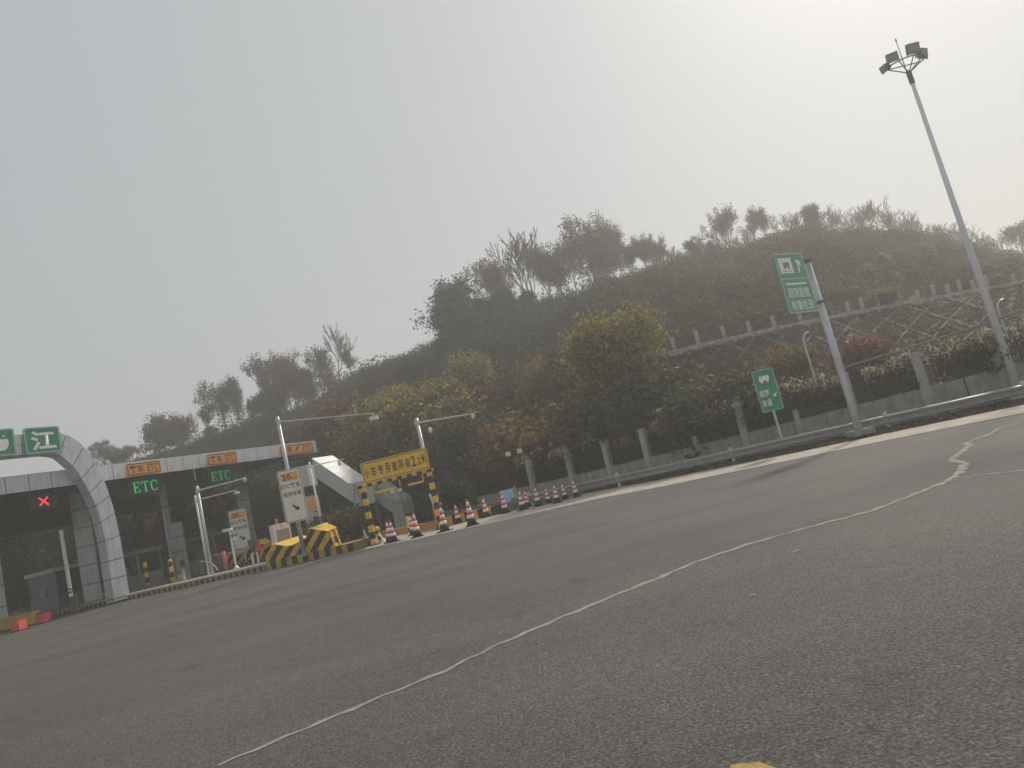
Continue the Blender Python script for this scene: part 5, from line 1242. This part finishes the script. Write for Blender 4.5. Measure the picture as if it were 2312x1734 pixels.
for kind, sd, px, top, hp, lab, wd in [
        ('twiggy', 12, 468, 920, 110, 'fine twiggy tree left of the tall tiered dark tree', .7), ('roundred', 52, 478, 960, 80, 'low russet tree at the foot of the tiered dark tree', 1.0),
        ('dark', 49, 572, 905, 110, 'dark tree between the tiered pair and the wispy tree', .8), ('twiggy', 13, 634, 835, 130, 'fine twiggy tree behind the rust red leafy tree', .8),
        ('dullgreen', 44, 706, 850, 110, 'low green tree at the foot of the grey twiggy tree', .8), ('dark', 50, 745, 840, 100, 'dark tree at the foot of the vase shaped tree', .9),
        ('redbrown', 37, 668, 825, 130, 'rust brown tree just left of the low green one', .7),
        ('dullgreen', 40, 1262, 575, 115, 'green tree filling the left foot of the reddish grove', .9), ('redbrown', 38, 1350, 540, 130, 'darker red tree in the heart of the grove', .9),
        ('twiggy', 14, 1450, 545, 95, 'twiggy tree between the grove and the reddish twiggy trees', .8), ('twiggy', 15, 1140, 600, 95, 'twiggy tree at the left foot of the tall bare tree', .8),
        ('dullgreen', 36, 1604, 540, 60, 'low green tree left of the whip topped tree', 1.0), ('twiggy', 16, 1700, 500, 60, 'twiggy tree leaning on the brownish leafy tree', .9)]:
    T(kind, sd, 'leafy_tree' if kind != 'twiggy' else 'bare_tree', px, top, hp, lab, None, wd, 2.5)
# mid-slope trees
for kind, sd, nm, px, top, Y, hp, lab, wd in [
        ('yellow', 61, 'yellow_tree', 1388, 716, 36.5, 170, 'broad yellow leaved tree in front of the bench wall', 1.0),
        ('yellow', 62, 'yellow_tree', 1052, 806, 52, 110, 'yellow tree low on the hill below the leftmost evergreen', 1.0),
        ('yellow', 63, 'yellow_tree', 975, 866, 50, 95, 'yellow green tree left of the low yellow tree', 1.2),
        ('redbush', 64, 'red_tree', 1092, 862, 50, 80, 'small red leaved tree right of the low yellow tree', 1.2),
        ('goldbush', 65, 'slope_bush', 1216, 806, 44, 80, 'upright golden stalky bush left of the broad yellow tree', .7),
        ('street', 66, 'small_tree', 1019, 1076, 34.0, 60, 'small round green tree right of the height gate', .9),
        ('bush', 67, 'slope_bush', 1622, 850, 29.5, 55, 'bright green bush at the foot of the slope left of the small green sign', 1.1),
        ('redbush', 68, 'red_bush', 1925, 768, 31.0, 60, 'red leaved bush on the slope right of the thick sign pole', 1.2),
        ('goldbush', 69, 'orange_bush', 1985, 652, 44.0, 40, 'orange bush growing over the bench wall', 1.6),
        ('goldbush', 70, 'orange_bush', 2240, 620, 47.0, 40, 'orange bush beside the light mast on the bench', 1.6),
        ('goldbush', 69, 'orange_bush', 1778, 776, 33.0, 22, 'tiny orange bush on the lattice slope left of the thick sign pole', 1.2),
        ('bush', 51, 'slope_bush', 1450, 835, 34, 45, 'pale bush on the slope right of the broad yellow tree', 1.2),
        ('evergreen', 41, 'evergreen_tree', 60, 1150, 58, 170, 'dark tree seen under the canopy left of the arch', 1.2),
        ('evergreen', 42, 'evergreen_tree', 140, 1150, 60, 170, 'dark tree seen between the column and the left display', 1.2),
        ('evergreen', 43, 'evergreen_tree', 330, 1130, 60, 170, 'dark tree seen under the canopy beside the steel stair', 1.2),
        ('roundred', 47, 'leafy_tree', 430, 1120, 58, 150, 'brownish tree seen under the canopy behind the card reader', 1.2),
        ('evergreen', 41, 'evergreen_tree', 560, 1080, 58, 170, 'dark tree seen under the canopy behind the second white board', 1.3),
        ('yellow', 63, 'yellow_tree', 850, 905, 54, 90, 'olive tree left of the mast arm below the falling ridge', 1.3),
        ('yellow', 62, 'yellow_tree', 1010, 900, 47, 70, 'low olive bushy tree between the two camera arms', 1.3),
        ('goldbush', 65, 'slope_bush', 1150, 930, 40, 70, 'golden dry bush above the pair of pale panels', 1.2),
        ('redbush', 68, 'red_tree', 790, 900, 60, 60, 'rust coloured small tree at the left end of the falling ridge', 1.4),
        ('evergreen', 42, 'evergreen_tree', 1012, 745, 66, 170, 'evergreen with its crown under the leftmost big one', 1.0),
        ('evergreen', 43, 'evergreen_tree', 1100, 760, 62, 190, 'large shaded evergreen in the middle of the dark grove', 1.1),
        ('evergreen', 41, 'evergreen_tree', 1190, 745, 62, 190, 'large shaded evergreen left above the broad yellow tree', 1.1),
        ('evergreen', 42, 'evergreen_tree', 1150, 850, 52, 190, 'dark evergreen low on the hill right of the small red tree', 1.0),
        ('roundred', 46, 'leafy_tree', 1080, 920, 48, 130, 'dull brown tree below the small red tree', 1.0),
        ('yellow', 62, 'yellow_tree', 900, 872, 56, 80, 'olive yellow tree on the hill above the long camera arm', 1.3),
        ('dullgreen', 36, 'leafy_tree', 1210, 900, 44, 160, 'thin dull green tree at the foot of the hill above the square panels', .9),
        ('evergreen', 41, 'evergreen_tree', 900, 900, 52, 150, 'shaded green tree behind the yellow height sign', 1.1),
        ('evergreen', 42, 'evergreen_tree', 820, 900, 56, 140, 'shaded green tree behind the long camera arm', 1.1),
        ('evergreen', 43, 'evergreen_tree', 955, 930, 48, 170, 'dark green tree behind the mast at the gate', 1.0),
        ('evergreen', 43, 'evergreen_tree', 1260, 800, 45, 200, 'dark shaded tree left below the broad yellow tree', .9),
        ('dullgreen', 34, 'leafy_tree', 1330, 840, 40, 150, 'dark thin tree below the broad yellow tree', .9),
        ('evergreen', 41, 'evergreen_tree', 1030, 960, 42, 170, 'dark green tree right of the mast at the gate', .9),
        ('bush', 67, 'slope_bush', 770, 1150, 40, 60, 'dark bush behind the near barrier under the walkway', 1.6),
        ('evergreen', 42, 'evergreen_tree', 745, 1080, 48, 110, 'dark leafy tree below the white walkway', 1.2)]:
    p = D(px, top + hp * .5, Y); z = terr(p.x, Y); q = D(px, top, Y)
    plant(kind, sd, nm, p.x, Y, z - .1, max(.8, q.z - z + .1), lab, 'bush' if 'bush' in nm else 'tree', None, wd)
# photinia shrubs behind the fence
def shrub_proto(seed):
    n_ = 2000; u = rng.normal(size=(n_, 3)); u /= np.linalg.norm(u, axis=1)[:, None]; r_ = rng.random(n_) ** .4
    ph = np.arctan2(u[:, 1], u[:, 0]); lump = 1 + .22 * np.sin(3 * ph + seed) * np.cos(4 * u[:, 2] + seed) + .12 * np.sin(7 * ph + 2 * seed)
    P = u * (r_ * lump)[:, None] * np.array([.9, .75, .60]) + np.array([0, 0, 1.14])
    V = leaves(P, .09)
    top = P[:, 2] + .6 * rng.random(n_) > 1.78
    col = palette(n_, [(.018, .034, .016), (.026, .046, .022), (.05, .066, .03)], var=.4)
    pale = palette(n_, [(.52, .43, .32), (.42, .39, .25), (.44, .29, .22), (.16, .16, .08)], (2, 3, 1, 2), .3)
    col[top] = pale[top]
    sg, tp = grow(seed, 1.4, 1, .6, 2, .7, 3, .03, .4, first=.5, low=1)
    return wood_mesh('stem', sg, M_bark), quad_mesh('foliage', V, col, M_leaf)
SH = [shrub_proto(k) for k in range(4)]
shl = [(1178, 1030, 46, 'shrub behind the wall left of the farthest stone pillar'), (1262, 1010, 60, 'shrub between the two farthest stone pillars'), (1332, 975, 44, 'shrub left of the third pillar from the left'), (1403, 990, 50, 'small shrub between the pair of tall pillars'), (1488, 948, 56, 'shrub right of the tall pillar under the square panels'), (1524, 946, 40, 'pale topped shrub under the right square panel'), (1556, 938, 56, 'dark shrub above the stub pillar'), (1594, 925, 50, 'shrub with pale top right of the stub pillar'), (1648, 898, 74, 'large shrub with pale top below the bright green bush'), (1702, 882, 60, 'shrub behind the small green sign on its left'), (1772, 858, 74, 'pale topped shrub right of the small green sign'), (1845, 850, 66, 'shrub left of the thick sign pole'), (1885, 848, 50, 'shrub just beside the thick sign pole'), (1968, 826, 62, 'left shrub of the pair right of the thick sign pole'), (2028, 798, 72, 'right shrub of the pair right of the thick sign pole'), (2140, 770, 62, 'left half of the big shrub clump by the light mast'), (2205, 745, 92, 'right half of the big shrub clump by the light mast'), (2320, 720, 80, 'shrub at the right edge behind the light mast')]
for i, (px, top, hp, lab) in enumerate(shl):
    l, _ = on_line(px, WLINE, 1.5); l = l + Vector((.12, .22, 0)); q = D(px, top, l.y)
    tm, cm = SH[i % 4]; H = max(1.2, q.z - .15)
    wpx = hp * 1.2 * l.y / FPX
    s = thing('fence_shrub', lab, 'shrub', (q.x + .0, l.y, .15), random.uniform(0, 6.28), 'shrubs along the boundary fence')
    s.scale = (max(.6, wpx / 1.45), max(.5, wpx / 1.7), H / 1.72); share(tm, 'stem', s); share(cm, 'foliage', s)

# hillside brush, grass tufts and leaf litter: nobody could count it
def brush(name, npts, azr, yfun, size, csize, per, patches, label, hfac=1.0):
    P = []; CI = []
    while len(P) < npts:
        a_ = random.uniform(*azr); y = yfun(a_)
        if y is None: continue
        x = y * math.tan(R(a_)); z = terr(x, y)
        P.append((x, y, z)); CI.append(.5 + .5 * math.sin(x * .16 + 1.7 * math.sin(y * .11)) * math.cos(y * .15 + x * .06) + random.gauss(0, .18))
    P = np.array(P); CI = np.clip(np.array(CI), 0, .999)
    rad = csize * (.6 + .8 * rng.random(len(P)))
    Q = np.repeat(P, per, 0); rr = np.repeat(rad, per)
    u = rng.normal(size=Q.shape); u /= np.linalg.norm(u, axis=1)[:, None]; u[:, 2] = np.abs(u[:, 2]) * hfac
    Q = Q + u * (rr * rng.random(len(Q)) ** .5)[:, None]
    pal = np.array(patches); ci = np.repeat(CI, per)
    ix = np.clip(((ci + .12 * rng.normal(size=len(ci))) * len(pal)).astype(int), 0, len(pal) - 1)
    col = np.clip(pal[ix] * (1 + .25 * (rng.random((len(ix), 1)) * 2 - 1)), 0, 1)
    me = quad_mesh(name, leaves(Q, size), col, M_grass)
    o = bpy.data.objects.new(name, me); C.objects.link(o); return tag(o, label, kind='stuff')
HP = [(.022, .034, .014), (.036, .046, .018), (.06, .06, .024), (.072, .054, .027), (.076, .044, .027), (.044, .048, .02), (.022, .033, .016)]
def y_hill(a_):
    ry = float(lerp_tab(RIDGE, a_)[0]); lo_ = float(lerp_tab(BENCH, a_)[0]) + 1.3 if a_ > 8.5 else float(lerp_tab(TOE, a_)[0])
    return lo_ + (ry + 1 - lo_) * random.random() ** .85
brush('hillside_brush', 12000, (-45, 50), y_hill, .17, .95, 40, HP, 'mixed brown and green brush covering the hillside')
def y_bush(a_):
    ry = float(lerp_tab(RIDGE, a_)[0]); lo_ = float(lerp_tab(BENCH, a_)[0]) + 2.5 if a_ > 8.5 else float(lerp_tab(TOE, a_)[0]) + 1
    return lo_ + (ry - 7 - lo_) * random.random()
HP2 = [(.018, .034, .016), (.026, .042, .018), (.022, .04, .018), (.055, .06, .022), (.024, .042, .02), (.03, .046, .02), (.07, .045, .026), (.02, .036, .017), (.085, .075, .026)]
brush('hillside_bushes', 520, (-44, 10), y_bush, .22, 2.0, 420, HP2, 'rounded dark bushes crowding the left hillside')
brush('hillside_bushes', 330, (8, 48), y_bush, .19, 1.15, 260, HP, 'low rounded bushes on the right hillside')
def y_slope(a_):
    ty = float(lerp_tab(TOE, a_)[0]); by = float(lerp_tab(BENCH, a_)[0]); return ty + (by - ty) * random.random()
SP = [(.035, .036, .016), (.052, .046, .022), (.07, .042, .028), (.05, .041, .021), (.034, .038, .018)]
brush('slope_undergrowth', 8000, (8.5, 48), y_slope, .11, .24, 18, SP, 'sparse undergrowth between the lattice beams', .7)
def y_toe(a_):
    ty = float(lerp_tab(TOE, a_)[0]); return ty + random.uniform(-1.5, 4)
brush('foot_brush', 2600, (-14, 12), y_toe, .18, .6, 26, HP, 'dark brush at the foot of the hill behind the guardrail')
# dry grass and litter on the verge
VP = []
vb = offset_line(BACK, 2.2)
for i in range(4, len(BACK) - 1):
    for k in range(420):
        t = random.random(); u_ = random.random() ** .8
        p = BACK[i].lerp(BACK[i + 1], t); q = vb[i].lerp(vb[i + 1], t); r_ = p.lerp(q, .04 + u_ * .9)
        VP.append((r_.x, r_.y, .03 + .03 * min(1, u_ * 3) + random.random() * .05))
VP = np.array(VP); Q = np.repeat(VP, 5, 0) + rng.normal(size=(len(VP) * 5, 3)) * np.array([.10, .10, .03])
me = quad_mesh('verge_litter', leaves(Q, .07, flat=.3), palette(len(Q), [(.09, .07, .04), (.06, .045, .03), (.12, .09, .055), (.05, .05, .025), (.09, .04, .03)], var=.4), M_grass)
o = bpy.data.objects.new('verge_litter', me); C.objects.link(o); tag(o, 'dry grass and leaf litter on the verge', kind='stuff')
# stray scraps on the asphalt
for px, py, wd, lab in [(1797, 1246, .06, 'small white paper scrap on the asphalt, upper of two'), (1700, 1346, .045, 'small white paper scrap on the asphalt, lower of two'), (1130, 1431, .03, 'tiny white scrap left of the filled crack')]:
    p = G(px, py); o = MB().add([(-wd / 2, -.012, .004), (wd / 2, -.016, .01), (wd / 2 + .006, .012, .014), (-wd / 2, .016, .006)], [(0, 1, 2, 3)]).build('paper_scrap', M_conc); o.location = (p.x, p.y, .004)
    tag(o, lab, 'scrap')

# ------------------------------------------------------------------ haze
HAZE = 0.0031
if HAZE:
    hz = MB().box(-268, 268, -268, 268, -1.2, 40).build('haze', mat('air', (1, 1, 1)), None)
    m = bpy.data.materials.new('haze_air'); m.use_nodes = True; t = m.node_tree; t.nodes.clear()
    o_ = t.nodes.new('ShaderNodeOutputMaterial'); v = t.nodes.new('ShaderNodeVolumePrincipled')
    v.inputs['Color'].default_value = (.94, .94, .92, 1); v.inputs['Density'].default_value = HAZE; v.inputs['Anisotropy'].default_value = .45
    t.links.new(v.outputs[0], o_.inputs['Volume']); hz.data.materials.clear(); hz.data.materials.append(m)
    tag(hz, 'thin pale haze filling the air', kind='stuff')
